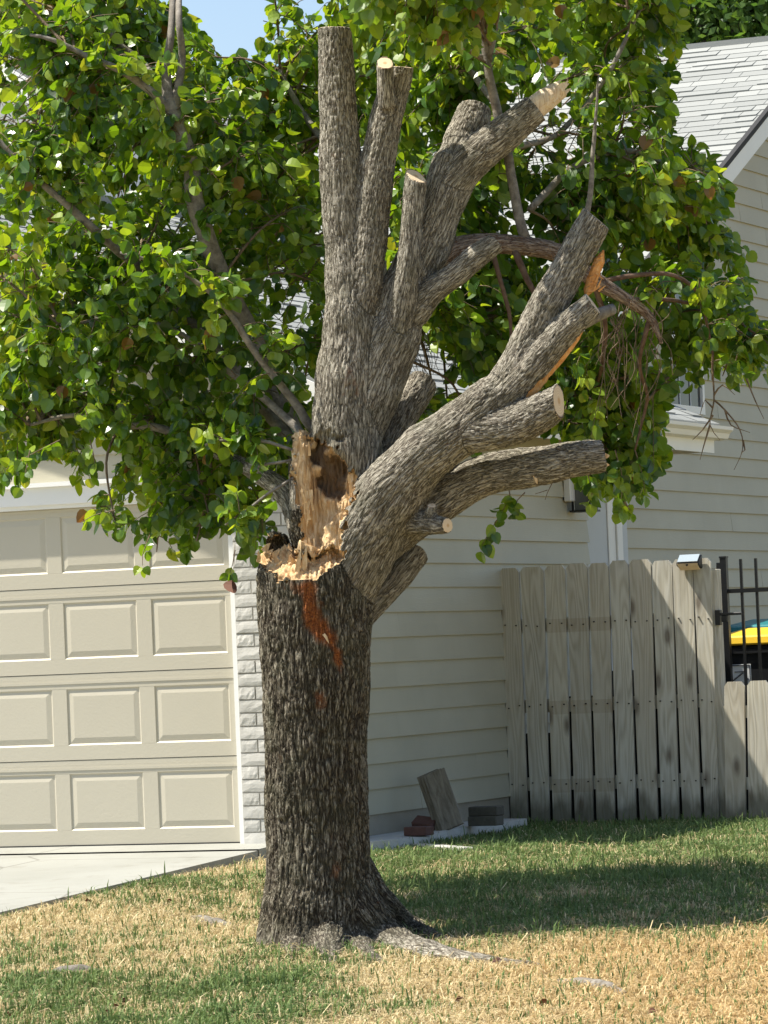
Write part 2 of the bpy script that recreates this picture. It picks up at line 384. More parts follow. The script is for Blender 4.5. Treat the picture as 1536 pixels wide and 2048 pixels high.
# ------------------------------------------------------------------ ground height
def gz(x, y):
    x = np.asarray(x, float); y = np.asarray(y, float); lx, ly = loc(x, y)
    a = np.maximum(ly, -12.5); s = .04 * a - .03
    z = -.085 - np.log1p(np.exp(-(s + .085) / .02)) * .02
    return z
def ground_hit(px, py):
    d = 18.
    for _ in range(40):
        p = atd(px, py, d); h = gz(p[0], p[1]); r = ray(px, py); d = (h - CZ) / r[2] * .5 + d * .5
    return atd(px, py, d)
TB = ground_hit(650, 1895); TD = TB[1] + .18
DE0, DE1 = ground_hit(530, 1700), ground_hit(0, 1825)
DEX = -.17      # driveway edge, local x
print('tree', TB, 'drive edge', loc(*DE0[:2]), loc(*DE1[:2]))
def straw_at(x, y):
    pr = proj(np.stack([x, y, gz(x, y)], 1)); n = noise2(x, y, 1.1, 11); n2 = noise2(x, y, 4.2, 15)
    lx, ly = loc(x, y)
    far = sstep(17.0, 19.3, y + (n2 - .5) * 2.2 + (n - .5) * 2.0)
    rt = sstep(-.7, .2, x + (n - .5) * .8)
    base = (.74 * (1 - rt) + .42 * rt) * far + (.55 * (1 - rt) + .90 * rt) * (1 - far)
    s = base + (n - .5) * 1.1 + (n2 - .5) * 1.0
    return np.clip(s, 0.0, 1)

# ================================================================== ground and driveway
def make_ground():
    xs = np.unique(np.concatenate([np.linspace(-600, -6, 14), np.linspace(-6, 6, 161), np.linspace(6, 600, 14)]))
    ys = np.unique(np.concatenate([np.linspace(-200, 12, 12), np.linspace(12, 30, 241), np.linspace(30, 1500, 16)]))
    X, Y = np.meshgrid(xs, ys); x = X.ravel(); y = Y.ravel(); lx, ly = loc(x, y)
    z = gz(x, y)
    near = (np.abs(x) < 6.1) & (y > 11.9) & (y < 30.1)
    b = (noise2(x, y, 1.2, 3) - .5) * .035 + (noise2(x, y, 6, 4) - .5) * .018
    b *= sstep(.0, .35, lx - DEX)                         # flush with the driveway slab
    z = z + np.where(near, b, 0)
    z = np.where((lx < DEX - .02) & near, z - .14, z)      # bed under the slab
    ny, nx = X.shape; i = (np.arange(ny - 1)[:, None] * nx + np.arange(nx - 1)[None]).ravel()
    f = np.stack([i, i + 1, i + nx + 1, i + nx], 1)
    me = np_mesh('ground', np.stack([x, y, z], 1), f, 'lawn_soil', True, {'straw': straw_at(x, y)})
    tag(link('ground', me), 'dry straw-coloured lawn sloping up to the garage', kind='structure')
make_ground()
def lawn_z(x, y):
    lx, ly = loc(x, y); b = (noise2(x, y, 1.2, 3) - .5) * .035 + (noise2(x, y, 6, 4) - .5) * .018
    return gz(x, y) + b * sstep(.0, .35, lx - DEX)
def make_drive():
    mb = MB()
    def slab(x0, x1, y0, y1, dz=0):
        n = 8
        for k in range(n):
            a, b = y0 + (y1 - y0) * k / n, y0 + (y1 - y0) * (k + 1) / n
            za, zb = .04 * a + dz, .04 * b + dz
            P = [wor(x0, a), wor(x1, a), wor(x1, b), wor(x0, b)]
            mb.add([(*P[0], za), (*P[1], za), (*P[2], zb), (*P[3], zb), (*P[1], za - .2), (*P[2], zb - .2)], [(0, 1, 2, 3), (1, 4, 5, 2)])
    slab(-9, DEX, -13, -4.6, -.008); slab(-9, DEX, -4.585, -.42, -.004); slab(-9, DEX, -.408, .04, .004)
    o = mb.build('driveway', 'driveway_concrete', rec=False); tag(o, 'pale concrete driveway in front of the garage door', kind='structure')
make_drive()

# ================================================================== house
house = thing('house', 'beige lap-sided house with attached garage and pale shingle roof', 'house', (OX, OY, 0), -TH)
def hp(x, y, z): return np.array([*wor(x, y), z])
XJ = on_ly(474, 1400, 0)[0]                    # right edge of the door opening
DW, DH = 4.88, 2.135
SIDE_END = on_lx(1172, 1050, 0)[0]
DEL = .68                                       # the main block's flank stands back from the garage flank
EXPO = .157
print('jamb', XJ, 'side end', SIDE_END, 'garage head', on_ly(200, 985, 0), on_ly(0, 1018, 0))
def board(mb_parent, p0, p1, z0, z1, nrm, t0=.021, t1=.004, zt0=None, zt1=None, e0=None, e1=None):
    """one lap board between local plan points p0, p1 (bottom) with optional other ends at its top"""
    p0 = np.array(p0, float); p1 = np.array(p1, float); q0 = np.array(e0, float) if e0 is not None else p0; q1 = np.array(e1, float) if e1 is not None else p1
    n = np.array(nrm, float); mid = (p0 + p1) / 2; zb = z0
    vs = []
    for (pp, th, z) in ((p0, t0, z0), (p1, t0, z0), (q1, t1, z1), (q0, t1, z1)): vs.append((*(pp + n * th - mid), z - zb))
    for (pp, th, z) in ((p0, 0, z0), (p1, 0, z0), (q1, -.002, z1), (q0, -.002, z1)): vs.append((*(pp + n * th - mid), z - zb))
    m = MB(); m.hexa(vs); m.build('siding_board', 'siding', mb_parent, (mid[0], mid[1], zb))
# --- garage flank (local x = 0), facing right
w = MB(); w.box((-.25, .02, -.3), (-.006, SIDE_END - .01, 2.72)); side_wall = w.build('side_wall', 'siding', house)
fnd = MB(); fnd.box((-.2, .0, -.4), (.004, SIDE_END - .004, .135)); fnd.build('foundation', 'foundation', house)
z = .118
while z < 2.68:
    k = .02 + random.uniform(.25, .8) * SIDE_END if random.random() < .45 else None
    for a_, b_ in ([(.02, SIDE_END)] if k is None else [(.02, k - .001), (k + .001, SIDE_END)]): board(side_wall, (0, a_), (0, b_), z + random.uniform(-.0012, .0012), min(z + EXPO + .012, 2.72), (1, 0), t0=.021 + random.uniform(-.002, .003))
    z += EXPO
# --- garage front (local y = 0)
HEADZ = on_ly(100, 1012, 0)[1]
RS = .478; EAVE_Z, EAVE_X = 2.72, .34; RIDGE_X = -3.35
def gz_roof(x): return EAVE_Z + (EAVE_X - x) * RS if x > RIDGE_X else EAVE_Z + (EAVE_X - RIDGE_X) * RS - (RIDGE_X - x) * RS
LEFT_X = 2 * RIDGE_X
w = MB()
w.prism([(XJ - DW - .02, HEADZ), (-.05, HEADZ), (-.05, gz_roof(-.05) - .16), (RIDGE_X, gz_roof(RIDGE_X) - .16), (LEFT_X, gz_roof(LEFT_X) - .16), (LEFT_X, HEADZ)],
        lambda u, v, s: (u, .006 if s == 0 else .2, v))
w.box((LEFT_X, .01, -.3), (XJ - DW - .06, .2, HEADZ)); w.box((XJ + .05, .012, -.3), (-.06, .2, HEADZ + .004))
front_wall = w.build('front_wall', 'siding', house)
z = HEADZ + .14
while z < gz_roof(RIDGE_X) - .2:
    def ext(zz):
        zz = zz + .16
        if zz <= EAVE_Z + EAVE_X * RS: return LEFT_X, 0
        d = (zz - EAVE_Z) / RS; return LEFT_X - EAVE_X + d, EAVE_X - d
    a0, a1 = ext(z); b0, b1 = ext(z + EXPO)
    if a1 - a0 > .1: board(front_wall, (a0, 0), (a1, 0), z, z + EXPO + .01, (0, -1), e0=(max(b0, a0), 0), e1=(max(min(b1, a1), b0), 0))
    z += EXPO
t = MB(); t.box((LEFT_X, -.07, HEADZ + .005), (.02, .03, HEADZ + .115)); t.box((LEFT_X, -.10, HEADZ + .115), (.03, .02, HEADZ + .142)); t.box((LEFT_X, -.045, HEADZ - .02), (XJ + .03, .01, HEADZ + .005))
t.build('door_head_trim', 'white_trim', house)
for jx in (XJ, XJ - DW - .035): t = MB(); t.box((jx, -.035, -.01), (jx + .035, .05, HEADZ)); t.build('door_jamb', 'white_trim', house)
# --- brick pier beside the door
m = MB(); m.box((XJ + .04, -.058, -.05), (0, .3, HEADZ - .025)); pier = m.build('brick_pier', 'mortar', house)
bh, bl, jt = .0705, .30, .0095; zz = -.03; row = 0; PW = -(XJ + .037)
while zz < HEADZ - .06:
    hh = bh if row else .095
    cuts = [0, PW * .99] if row % 2 == 0 else [0, .115 + random.uniform(-.004, .006), PW * .99]
    if row % 2 == 0 and PW > .34: cuts = [0, PW * .76, PW * .99]
    for a, b in zip(cuts, cuts[1:]):
        x0, x1 = XJ + .042 + a + (jt / 2 if a else 0), XJ + .042 + b - jt / 2
        n = 7; mm = MB(); cx = (x0 + x1) / 2; pr = random.uniform(-.003, .003)
        # rough rock face: grid on the front
        gx = np.linspace(x0 - cx, x1 - cx, n); g_z = np.linspace(0, hh, 4); vs = []
        for j, q in enumerate(g_z):
            for i, p in enumerate(gx):
                e = (i in (0, n - 1)) or (j in (0, 3)); vs.append((p, (-.062 if e else -.0645 + random.uniform(-.0015, .0015)) - pr, q + (random.uniform(-.0015, .0015) if e else 0)))
        fs = [(j * n + i, j * n + i + 1, (j + 1) * n + i + 1, (j + 1) * n + i) for j in range(3) for i in range(n - 1)]
        k = len(vs); vs += [(gx[0], 0, 0), (gx[-1], 0, 0), (gx[-1], 0, hh), (gx[0], 0, hh)]
        fs += [(k, k + 1, n - 1, 0), (k + 2, k + 3, 3 * n, 4 * n - 1), (k + 1, k + 2, 4 * n - 1, n - 1), (k + 3, k, 0, 3 * n)]
        mm.add(vs, fs); mm.build('brick', 'pale_brick', pier, (cx, 0, zz), rec=False, smooth=False)
    zz += hh + jt; row += 1
# --- garage door: four sections of raised panels
NC = 8; SH = DH / 4; CW = DW / NC
for s in range(4):
    z0, z1 = s * SH + (.012 if s == 0 else .002), (s + 1) * SH - .002
    px0, px1 = .05, CW - .05; pz0, pz1 = .09, SH - .095
    def strip(mb, a, b): mb.box(a, b)
    sec = MB(); X0 = XJ - DW
    sec.box((X0, .03, 0), (XJ, .06, z1 - z0))                                     # backing skin
    sec.box((X0, 0, 0), (XJ, .029, pz0)); sec.box((X0, 0, pz1), (XJ, .029, z1 - z0 - .03)); sec.box((X0, .002, z1 - z0 - .0295), (XJ, .029, z1 - z0))
    sec.box((X0, -.004, z1 - z0 - .060), (XJ, -.0005, z1 - z0 - .045))
    for c in range(NC + 1):
        a = X0 + c * CW - (.05 if c else 0); b = X0 + c * CW + (.05 if c < NC else 0)
        sec.box((a, .0005, pz0 + .0005), (b, .0285, pz1 - .0005))
    so_ = sec.build('door_section', 'door_paint', house, (0, 0, z0)); so_.data.name = 'door_section'
    if s == 0:
        ring = [(0, .0005), (.008, .008), (.012, .0085), (.046, .002), (.054, .002)]
        vs = []; fs = []
        Wp, Hp = px1 - px0, pz1 - pz0
        for (o_, d_) in ring: vs += [(o_, d_, o_), (Wp - o_, d_, o_), (Wp - o_, d_, Hp - o_), (o_, d_, Hp - o_)]
        for r in range(len(ring) - 1):
            for k in range(4): fs.append((r * 4 + k, r * 4 + (k + 1) % 4, r * 4 + 4 + (k + 1) % 4, r * 4 + 4 + k))
        fs.append(tuple(range(len(vs) - 4, len(vs)))); PM = bpy.data.meshes.new('door_panel'); PM.from_pydata(vs, [], fs); PM.materials.append(MATS['door_paint']); PM.update()
    for c in range(NC): link('door_panel', PM, so_, (X0 + c * CW + px0, 0, pz0))
t = MB(); t.box((XJ - DW, -.004, -.004), (XJ, .05, .0115)); t.build('door_seal', 'rubber', house)
# --- solid volumes behind the visible walls
m = MB(); m.box((LEFT_X + .01, .21, -.2), (-.26, SIDE_END - .02, 2.7)); m.build('garage_body', 'dark_inside', house)
RY, RZ = 12.6, 6.52                              # main ridge
MAIN_L = -14.
def main_z(y): return RZ - abs(y - RY) * RS
m = MB(); m.prism([(SIDE_END - .3, -.3), (20, -.3), (20, main_z(20) - .15), (RY, RZ - .17), (SIDE_END - .3, main_z(SIDE_END - .3) - .15)], lambda u, v, s: (-DEL - .006 if s else MAIN_L, u, v))
flank = m.build('gable_wall', 'siding', house)
z = .13
while z < RZ - .2:
    def ext2(q):
        d = (RZ - .15 - q) / RS; return max(SIDE_END - .29, RY - d), min(19.9, RY + d)
    a0, a1 = ext2(z); b0, b1 = ext2(z + EXPO)
    if a1 - a0 > 4 and random.random() < .6:
        k = random.uniform(a0 + 1.5, min(a1 - 1, 11.5)); board(flank, (-DEL, a0), (-DEL, k), z, z + EXPO + .01, (1, 0), e0=(-DEL, max(b0, a0))); board(flank, (-DEL, k + .002), (-DEL, a1), z, z + EXPO + .01, (1, 0), t0=.023, e1=(-DEL, max(min(b1, a1), b0)))
    elif a1 - a0 > .1: board(flank, (-DEL, a0), (-DEL, a1), z, z + EXPO + .01, (1, 0), e0=(-DEL, max(b0, a0)), e1=(-DEL, max(min(b1, a1), b0)))
    z += EXPO
# --- roofs
def shingles(parent, p0, u, v, ul, vl, keep=None, name='roof', single=None, th=.02):
    """deck plus separate shingles; p0 eave corner (local), u along the eave, v up the slope"""
    p0, u, v = (np.array(q, float) for q in (p0, u, v)); u /= np.linalg.norm(u); v /= np.linalg.norm(v); n = np.cross(u, v)
    if n[2] < 0: n = -n
    dk = MB(); c = [p0, p0 + u * ul, p0 + u * ul + v * vl, p0 + v * vl]
    dk.hexa([q - n * .11 for q in c] + [q - n * .001 for q in c]); deck = dk.build(name, 'shingle', parent)
    ex = .145; A = []; T = []; singles = []
    for i in range(int(vl / ex) + 1):
        x = -random.uniform(0, .3)
        while x < ul:
            w_ = random.choice((.16, .22, .30, .38, .5)); a, b = max(x, 0), min(x + w_, ul); x += w_
            if b - a < .03: continue
            h0 = random.choice((.007, .009, .016)); y0, y1 = i * ex - .012, min((i + 1) * ex + .02, vl)
            if y1 - y0 < .05: continue
            P = [p0 + u * (a + .003) + v * y0, p0 + u * (b - .003) + v * y0, p0 + u * (b - .003) + v * y1, p0 + u * (a + .003) + v * y1]
            q = np.array([k + n * .001 for k in P[:2]] + [k + n * -.001 for k in P[2:]] + [k + n * (h0 + .003) for k in P[:2]] + [k + n * .004 for k in P[2:]])
            ctr = (P[0] + P[2]) / 2
            if keep is not None and not keep(ctr): continue
            tt = random.random()
            (singles if single and single(ctr) else A).append((q, tt))
    fq = np.array([(0, 3, 2, 1), (4, 5, 6, 7), (0, 1, 5, 4), (1, 2, 6, 5), (2, 3, 7, 6), (3, 0, 4, 7)])
    def one(Q):
        V = np.concatenate([q for q, _ in Q]); Fa = np.concatenate([fq + 8 * k for k in range(len(Q))]); t_ = np.repeat([t for _, t in Q], 8); return V, Fa, t_
    A += singles[300:]; singles = singles[:300]
    if A: V, Fa, t_ = one(A); o = link('shingles', np_mesh('shingles', V, Fa, 'shingle', False, {'tint': t_}), deck); o['kind'] = 'stuff'
    for q, t0 in singles:
        c0 = q.mean(0); V, Fa, t_ = one([(q - c0, t0)]); link('shingle', np_mesh('shingle', V, Fa, 'shingle', False, {'tint': t_}), deck, c0)
    return deck
def lpx(c): w_ = hp(c[0], c[1], c[2]); return proj(w_)[0]
def show_main(c): p = lpx(c); return p[0] > 1322 and p[0] < 1536 and p[1] < 405
ey = SIDE_END - .55
shingles(house, (MAIN_L, ey, main_z(ey) + .02), (1, 0, 0), (0, 1, RS), -MAIN_L - DEL + .28, (RY - ey) * math.hypot(1, RS), name='roof', single=show_main)
shingles(house, (-DEL + .28, 2 * RY - ey, main_z(ey) + .02), (-1, 0, 0), (0, -1, RS), -MAIN_L - DEL + .28, (RY - ey) * math.hypot(1, RS), name='roof', keep=lambda c: False)
# garage: ridge runs to the back
PORCH_END = on_lx(1452, 875, EAVE_X + .06)[0]
print('porch end', PORCH_END)
GL = (EAVE_X - RIDGE_X) * math.hypot(1, RS)
shingles(house, (EAVE_X, -.36, EAVE_Z + .02), (0, 1, 0), (-1, 0, RS), PORCH_END + .36, GL, name='roof')
shingles(house, (2 * RIDGE_X - EAVE_X, -.36, EAVE_Z + .02), (0, 1, 0), (1, 0, RS), 9, GL, name='roof', keep=lambda c: False)
# ridge caps
m = MB(); m.box((MAIN_L, RY - .09, RZ - .02), (-DEL + .28, RY + .09, RZ + .035)); m.build('ridge_cap', 'shingle', house)
m = MB(); m.box((RIDGE_X - .09, -.36, gz_roof(RIDGE_X) - .02), (RIDGE_X + .09, 8.5, gz_roof(RIDGE_X) + .04)); m.build('ridge_cap', 'shingle', house)
# rake boards
def rake(pA, pB, wd_, th, out, name='rake_board', mat='white_trim'):
    pA, pB = np.array(pA, float), np.array(pB, float); o_ = np.array(out, float) * th; d = np.array([0, 0, -wd_])
    m = MB(); m.hexa([pA, pB, pB + o_, pA + o_, pA + d, pB + d, pB + d + o_, pA + d + o_]); return m.build(name, mat, house)
gx = -DEL + .285
rake((gx, ey - .02, main_z(ey) - .006), (gx, RY, RZ - .006), .17, .025, (1, 0, 0)); rake((gx, RY + .001, RZ - .006), (gx, 19.8, main_z(19.8) - .006), .17, .025, (1, 0, 0))
rake((gx - .01, ey - .03, main_z(ey) + .045), (gx - .01, RY, RZ + .045), .05, .045, (1, 0, 0), 'drip_edge', 'rubber')
rake((EAVE_X, -.365, EAVE_Z - .004), (RIDGE_X, -.365, gz_roof(RIDGE_X) - .004), .17, .025, (0, -1, 0)); rake((RIDGE_X - .001, -.365, gz_roof(RIDGE_X) - .004), (2 * RIDGE_X - EAVE_X, -.365, EAVE_Z - .004), .17, .025, (0, -1, 0))
m = MB(); m.hexa([(-DEL + .01, ey, main_z(ey) - .13), (gx, ey, main_z(ey) - .13), (gx, RY, RZ - .13), (-DEL + .01, RY, RZ - .13), (-DEL + .01, ey, main_z(ey) - .115), (gx, ey, main_z(ey) - .115), (gx, RY, RZ - .115), (-DEL + .01, RY, RZ - .115)]); m.build('soffit', 'white_trim', house)
# eave of the garage flank: soffit, fascia, gutter
m = MB(); m.box((.002, -.35, EAVE_Z - .125), (EAVE_X - .02, PORCH_END - .14, EAVE_Z - .105)); m.box((-DEL + .02, SIDE_END + .01, EAVE_Z - .124), (.001, PORCH_END - .14, EAVE_Z - .106)); m.build('soffit', 'brown_soffit', house)
m = MB(); m.box((EAVE_X - .019, -.36, EAVE_Z - .20), (EAVE_X + .004, PORCH_END - .12, EAVE_Z - .005)); m.box((-DEL + .02, PORCH_END - .139, EAVE_Z - .19), (EAVE_X - .02, PORCH_END - .12, EAVE_Z + .0)); m.build('fascia', 'white_trim', house)
prof = [(0, 0), (.07, .012), (.085, .05), (.115, .075), (.118, .10), (.105, .10), (0, .095)]
m = MB(); m.prism([(EAVE_X + .006 + a, EAVE_Z - .105 + b) for a, b in prof], lambda u, v, s: (u, -.38 if s == 0 else PORCH_END, v)); m.build('gutter', 'white_trim', house)
# --- side entry on the recessed flank: door, casing, downspout
d0, d1, d2, d3 = (on_lx(x, 1060, -DEL + .03)[0] for x in (1173, 1213, 1238, 1250))
top = on_lx(1215, 990, -DEL)[1]
m = MB(); m.box((-DEL + .001, d0 - .5, -.05), (-DEL + .035, d1 - .004, top)); m.build('side_door', 'gray_trim', house, bevel=.004)
m = MB(); m.box((-DEL + .001, d1, -.05), (-DEL + .045, (d1 * .45 + d2 * .55), top + .05)); m.box((-DEL + .001, (d1 * .45 + d2 * .55) + .004, -.05), (-DEL + .06, d2, top + .06)); m.box((-DEL + .001, d0 - .5, top + .004), (-DEL + .05, d1 - .002, top + .11)); m.build('door_casing', 'white_trim', house, bevel=.004)
m = MB(); m.box((-DEL + .001, d2 + .004, -.05), (-DEL + .05, d3, top + .35)); m.build('downspout', 'gray_trim', house, bevel=.006)
# small white gable-end return at the flank's rear corner
e0, ez = on_lx(1131, 1003, .03); e1, _ = on_lx(1150, 1003, .03)
m = MB(); m.box((.018, e0, ez), (.07, e1, ez + .20)); m.box((.019, e0 + .01, ez + .2), (.09, e1 + .02, EAVE_Z - .13)); m.build('downspout_elbow', 'white_trim', house, bevel=.006)
# --- window over the porch
wy0, wz0 = on_lx(1338, 800, -DEL + .03); wy1, wz1 = on_lx(1402, 815, -DEL + .03)
wb = min(wz0, wz1); wt = wb + 1.05
m = MB(); m.box((-DEL - .004, wy0, wb), (-DEL + .02, wy1, wt)); win = m.build('window', 'dark_inside', house)
m = MB()
for a, b in (((wy0 - .05, wb - .06), (wy1 + .05, wb)), ((wy0 - .05, wt), (wy1 + .05, wt + .06)), ((wy0 - .05, wb), (wy0, wt)), ((wy1, wb), (wy1 + .05, wt))): m.box((-DEL + .001, a[0], a[1]), (-DEL + .05, b[0], b[1]))
m.box((-DEL + .02, wy0, wb + .52), (-DEL + .042, wy1, wb + .57)); m.build('frame', 'white_trim', win)
for zz in (wb, wb + .57): 
    m = MB(); m.box((-DEL + .021, wy0 + .004, zz + .004), (-DEL + .028, wy1 - .004, zz + .51 if zz == wb else wt - .004)); m.build('pane', 'window_glass', win)
m = MB()
for k in (1, 2): m.box((-DEL + .029, wy0 + (wy1 - wy0) * k / 3 - .008, wb), (-DEL + .035, wy0 + (wy1 - wy0) * k / 3 + .008, wt))
for k in (1, 3): m.box((-DEL + .0291, wy0, wb + .27 * k - .008), (-DEL + .0349, wy1, wb + .27 * k + .008))
m.build('muntin', 'gray_trim', win)
# --- upper cross gable whose eave shows at the far left
def at_ly(px, py, v): a, b = on_ly(px, py, v); return np.array([a, v, b])
GY = 6.2
A0, A1 = at_ly(-160, 30, GY), at_ly(70, 165, GY)
sl = (A1[2] - A0[2]) / (A1[0] - A0[0])
shingles(house, (A1[0], GY, A1[2] + .02), (0, 1, 0), (-1, 0, -sl), 5, 2.6, name='roof')
rake((A1[0], GY - .005, A1[2]), (A1[0] - 2.3, GY - .005, A1[2] - 2.3 * sl), .20, .025, (0, -1, 0))
m = MB(); m.prism([(A1[0] - .25, 2.5), (A1[0] - .25, A1[2] - .02), (A1[0] - 2.3, A1[2] - 2.05 * sl - .05), (A1[0] - 2.3, 2.5)], lambda u, v, s: (u, GY + .3 if s == 0 else GY + 4, v)); m.build('gable_front', 'white_trim', house)
# --- wall lantern (hangs at the corner of the flank)
ln, lz = on_lx(1170, 1024, .12)
lan = thing('wall_lantern', 'dark metal wall lantern at the rear corner of the garage flank', 'lantern', hp(.12, ln, lz), -TH)
m = MB(); m.box((-.085, -.085, 0), (.085, .085, .014)); m.box((-.07, -.07, .235), (.07, .07, .25)); m.add([(-.09, -.09, .25), (.09, -.09, .25), (.09, .09, .25), (-.09, .09, .25), (0, 0, .33)], [(0, 1, 2, 3), (0, 1, 4), (1, 2, 4), (2, 3, 4), (3, 0, 4)])
for a in (-.065, .065):
    for b in (-.065, .065): m.box((a - .007, b - .007, .014), (a + .007, b + .007, .235))
m.box((-.125, -.012, .16), (-.06, .012, .18)); m.box((-.125, -.05, .08), (-.095, .05, .25)); m.build('frame', 'black_iron', lan)
m = MB(); m.box((-.055, -.055, .0145), (.055, .055, .234)); m.build('glass', 'lantern_glass', lan)

# ================================================================== concrete footing and clutter by the flank
def pad_outline():
    pts = [(770, 1694), (800, 1690), (860, 1684), (905, 1676), (950, 1664), (1000, 1658), (1052, 1652)]
    return pts
m = MB(); top_z = -.012
ol = []
for (px, py) in [(740, 1684), (790, 1680), (850, 1672), (900, 1660), (950, 1650), (1000, 1644), (1050, 1638)]:
    r = ray(px, py); d = (top_z - CZ) / r[2]; p = atd(px, py, d); ol.append(loc(p[0], p[1]))
print('pad', ol)
ol = [(max(a, .06) , b) for a, b in ol]
poly = [(.006, ol[0][1])] + ol + [(.006, ol[-1][1])]
n = len(poly); vs = []; fs = []
for (a, b) in poly: vs.append((a + random.uniform(0, .02), b, top_z + random.uniform(-.006, .006)))
for (a, b) in poly: vs.append((a + random.uniform(.01, .04), b + random.uniform(-.01, .01), -.25))
fs = [tuple(range(n))] + [(i, n + i, n + (i + 1) % n, (i + 1) % n) for i in range(n)]
m.add([hp(*v) for v in vs], fs); o = m.build('concrete_footing', 'concrete_pad'); tag(o, 'rough concrete ledge along the foot of the beige side wall', 'ledge')
def place(px, py, z):
    r = ray(px, py); d = (z - CZ) / r[2]; p = atd(px, py, d); return p
def block(name, label, cat, px, py, z, dims, rz, mat, tilt=(0, 0), group=None):
    p = place(px, py, z); m = MB(); a, b, c = dims; m.box((-a / 2, -b / 2, 0), (a / 2, b / 2, c)); o = m.build(name, mat, None, p, bevel=.005)
    o.rotation_euler = (tilt[0], tilt[1], rz); tag(o, label, cat, group); return o
block('brick', 'dark red brick lying flat at the end of the ledge', 'brick', 838, 1671, top_z + .004, (.155, .11, .055), -.5, 'red_brick')
block('brick', 'dark red brick tilted against the wall behind another brick', 'brick', 852, 1655, top_z + .02, (.15, .09, .058), -.5, 'red_brick', (.5, .12))
block('paver', 'grey paver lying under another by the fence', 'paver', 972, 1651, top_z + .004, (.20, .12, .062), -.45, 'gray_paver')
pv = bpy.data.objects['paver']; block('paver', 'grey paver stacked on top of another by the fence', 'paver', 973, 1651, top_z + .07, (.20, .12, .06), -.42, 'gray_paver').location = pv.location + Vector((.005, 0, .0625))
# three boards leaning together against the wall
pb = place(907, 1661, top_z); lb = loc(pb[0], pb[1])
tile = thing('leaning_planks', 'stack of short weathered planks leaning against the side wall', 'planks', pb, -TH)
tile.rotation_euler = (0, 0, -.22)
for k in range(3):
    m = MB(); m.box((-.073, -.009, 0), (.073, .009, .385 - .004 * k), jit=.002); o = m.build('plank', 'old_plank', tile, (-.026 * k, .020 * k, .018), bevel=.002)
    o.rotation_euler = (-.26, -.36, 0)
# edging strip in the lawn
q0, q1 = ground_hit(745, 1693), ground_hit(938, 1709)
dv = q1 - q0; L = np.linalg.norm(dv[:2]); m = MB(); m.box((0, -.035, -.1), (L, .035, .03)); o = m.build('edging_strip', 'concrete_pad', None, (q0[0], q0[1], gz(*q0[:2]) + 0.012), bevel=.008)
o.rotation_euler = (0, 0, math.atan2(dv[1], dv[0])); tag(o, 'thin concrete edging strip half buried in the lawn beside the ledge', 'edging')

# ================================================================== wooden privacy fence
FY = on_lx(1012, 1300, .03)[0]
print('fence ly', FY)
fence = thing('wooden_fence', 'tall weathered dog-eared board fence beside the garage flank', 'fence', hp(0, FY, float(gz(*wor(1, FY)))), -TH)
fz0 = fence.location.z
def fx(px, py=1640): return on_ly(px, py, FY)[0]
edges_t = [996, 1038, 1087, 1130, 1175, 1217, 1257, 1302, 1344, 1385, 1421]
edges_b = [1019, 1060, 1102, 1146, 1190, 1233, 1276, 1320, 1362, 1406, 1442]
def fence_board(par, xb0, xb1, xt0, xt1, h, y, ear=.03, patch=(), base=0.0):
    th = .021; cx = (xb0 + xb1) / 2
    rows = sorted(set([0, h - ear] + [q for p in patch for q in (p[0] - .004, p[0], p[1], p[1] + .004)])); V = []; P = []
    def xs(z): t = z / h; return xb0 + (xt0 - xb0) * t - cx, xb1 + (xt1 - xb1) * t - cx
    prof = [(z, *xs(z)) for z in rows]
    a, b = xs(h); prof.append((h, a + ear * .75, b - ear * .75))
    for z, a, b in prof:
        for yy in (0, th): V += [(a, y + yy, z), (b, y + yy, z)]; P += [1.0 if any(p[0] <= z <= p[1] for p in patch) else 0.0] * 2
    Fc = []
    for i in range(len(prof) - 1):
        k = 4 * i; Fc += [(k, k + 1, k + 5, k + 4), (k + 3, k + 2, k + 6, k + 7), (k + 1, k + 3, k + 7, k + 5), (k + 2, k, k + 4, k + 6)]
    k = 4 * (len(prof) - 1); Fc += [(0, 2, 3, 1), (k, k + 1, k + 3, k + 2)]
    o = link('board', np_mesh('board', V, np.array(Fc), 'fence_wood', False, {'patch': P}), par, (cx, 0, base)); return o
zf = lambda px, py: on_ly(px, py, FY)[1] - fz0
for i in range(10):
    g = .0055 + random.uniform(-.002, .0025); gt = .004 + random.uniform(-.002, .003); g += .008
    xb0, xb1 = fx(edges_b[i], 1645) + g, fx(edges_b[i + 1], 1645) - g
    xt0, xt1 = on_ly(edges_t[i], 1120, FY)[0] + gt, on_ly(edges_t[i + 1], 1120, FY)[0] - gt
    h = zf(1200, 1116) + random.uniform(-.008, .008)
    pt = ()
    if i in (2, 3, 4): pt = tuple((zf(1150, c + 13), zf(1150, c - 13)) for c in (1241, 1405, 1562))
    fence_board(fence, xb0, xb1, xt0, xt1, h, random.uniform(-.004, .004), patch=pt, base=-.03)
for c in (1245, 1408, 1565):
    m = MB(); zc = zf(1200, c); m.box((fx(1022), .028, zc - .045), (fx(1440), .06, zc + .045)); m.build('rail', 'fence_wood', fence)
m = MB(); m.box((fx(1437), .022, -.1), (fx(1437) + .055, .11, zf(1430, 1138))); m.build('post', 'fence_wood', fence, bevel=.004)
m = MB(); m.box((.012, .029, -.1), (.07, .11, 1.6)); m.build('post', 'fence_wood', fence)
for a_, b_, h_ in ((.075, fx(1105), .62), (fx(1107), fx(1195), .86), (fx(1197), fx(1300), 1.02), (fx(1302), fx(1436) - .01, 1.30)): m = MB(); m.box((a_, .068, -.05), (b_, .082, h_)); m.build('gap_shade_board', 'dark_inside', fence)  # black boards added behind the fence to stand in for shade in its gaps
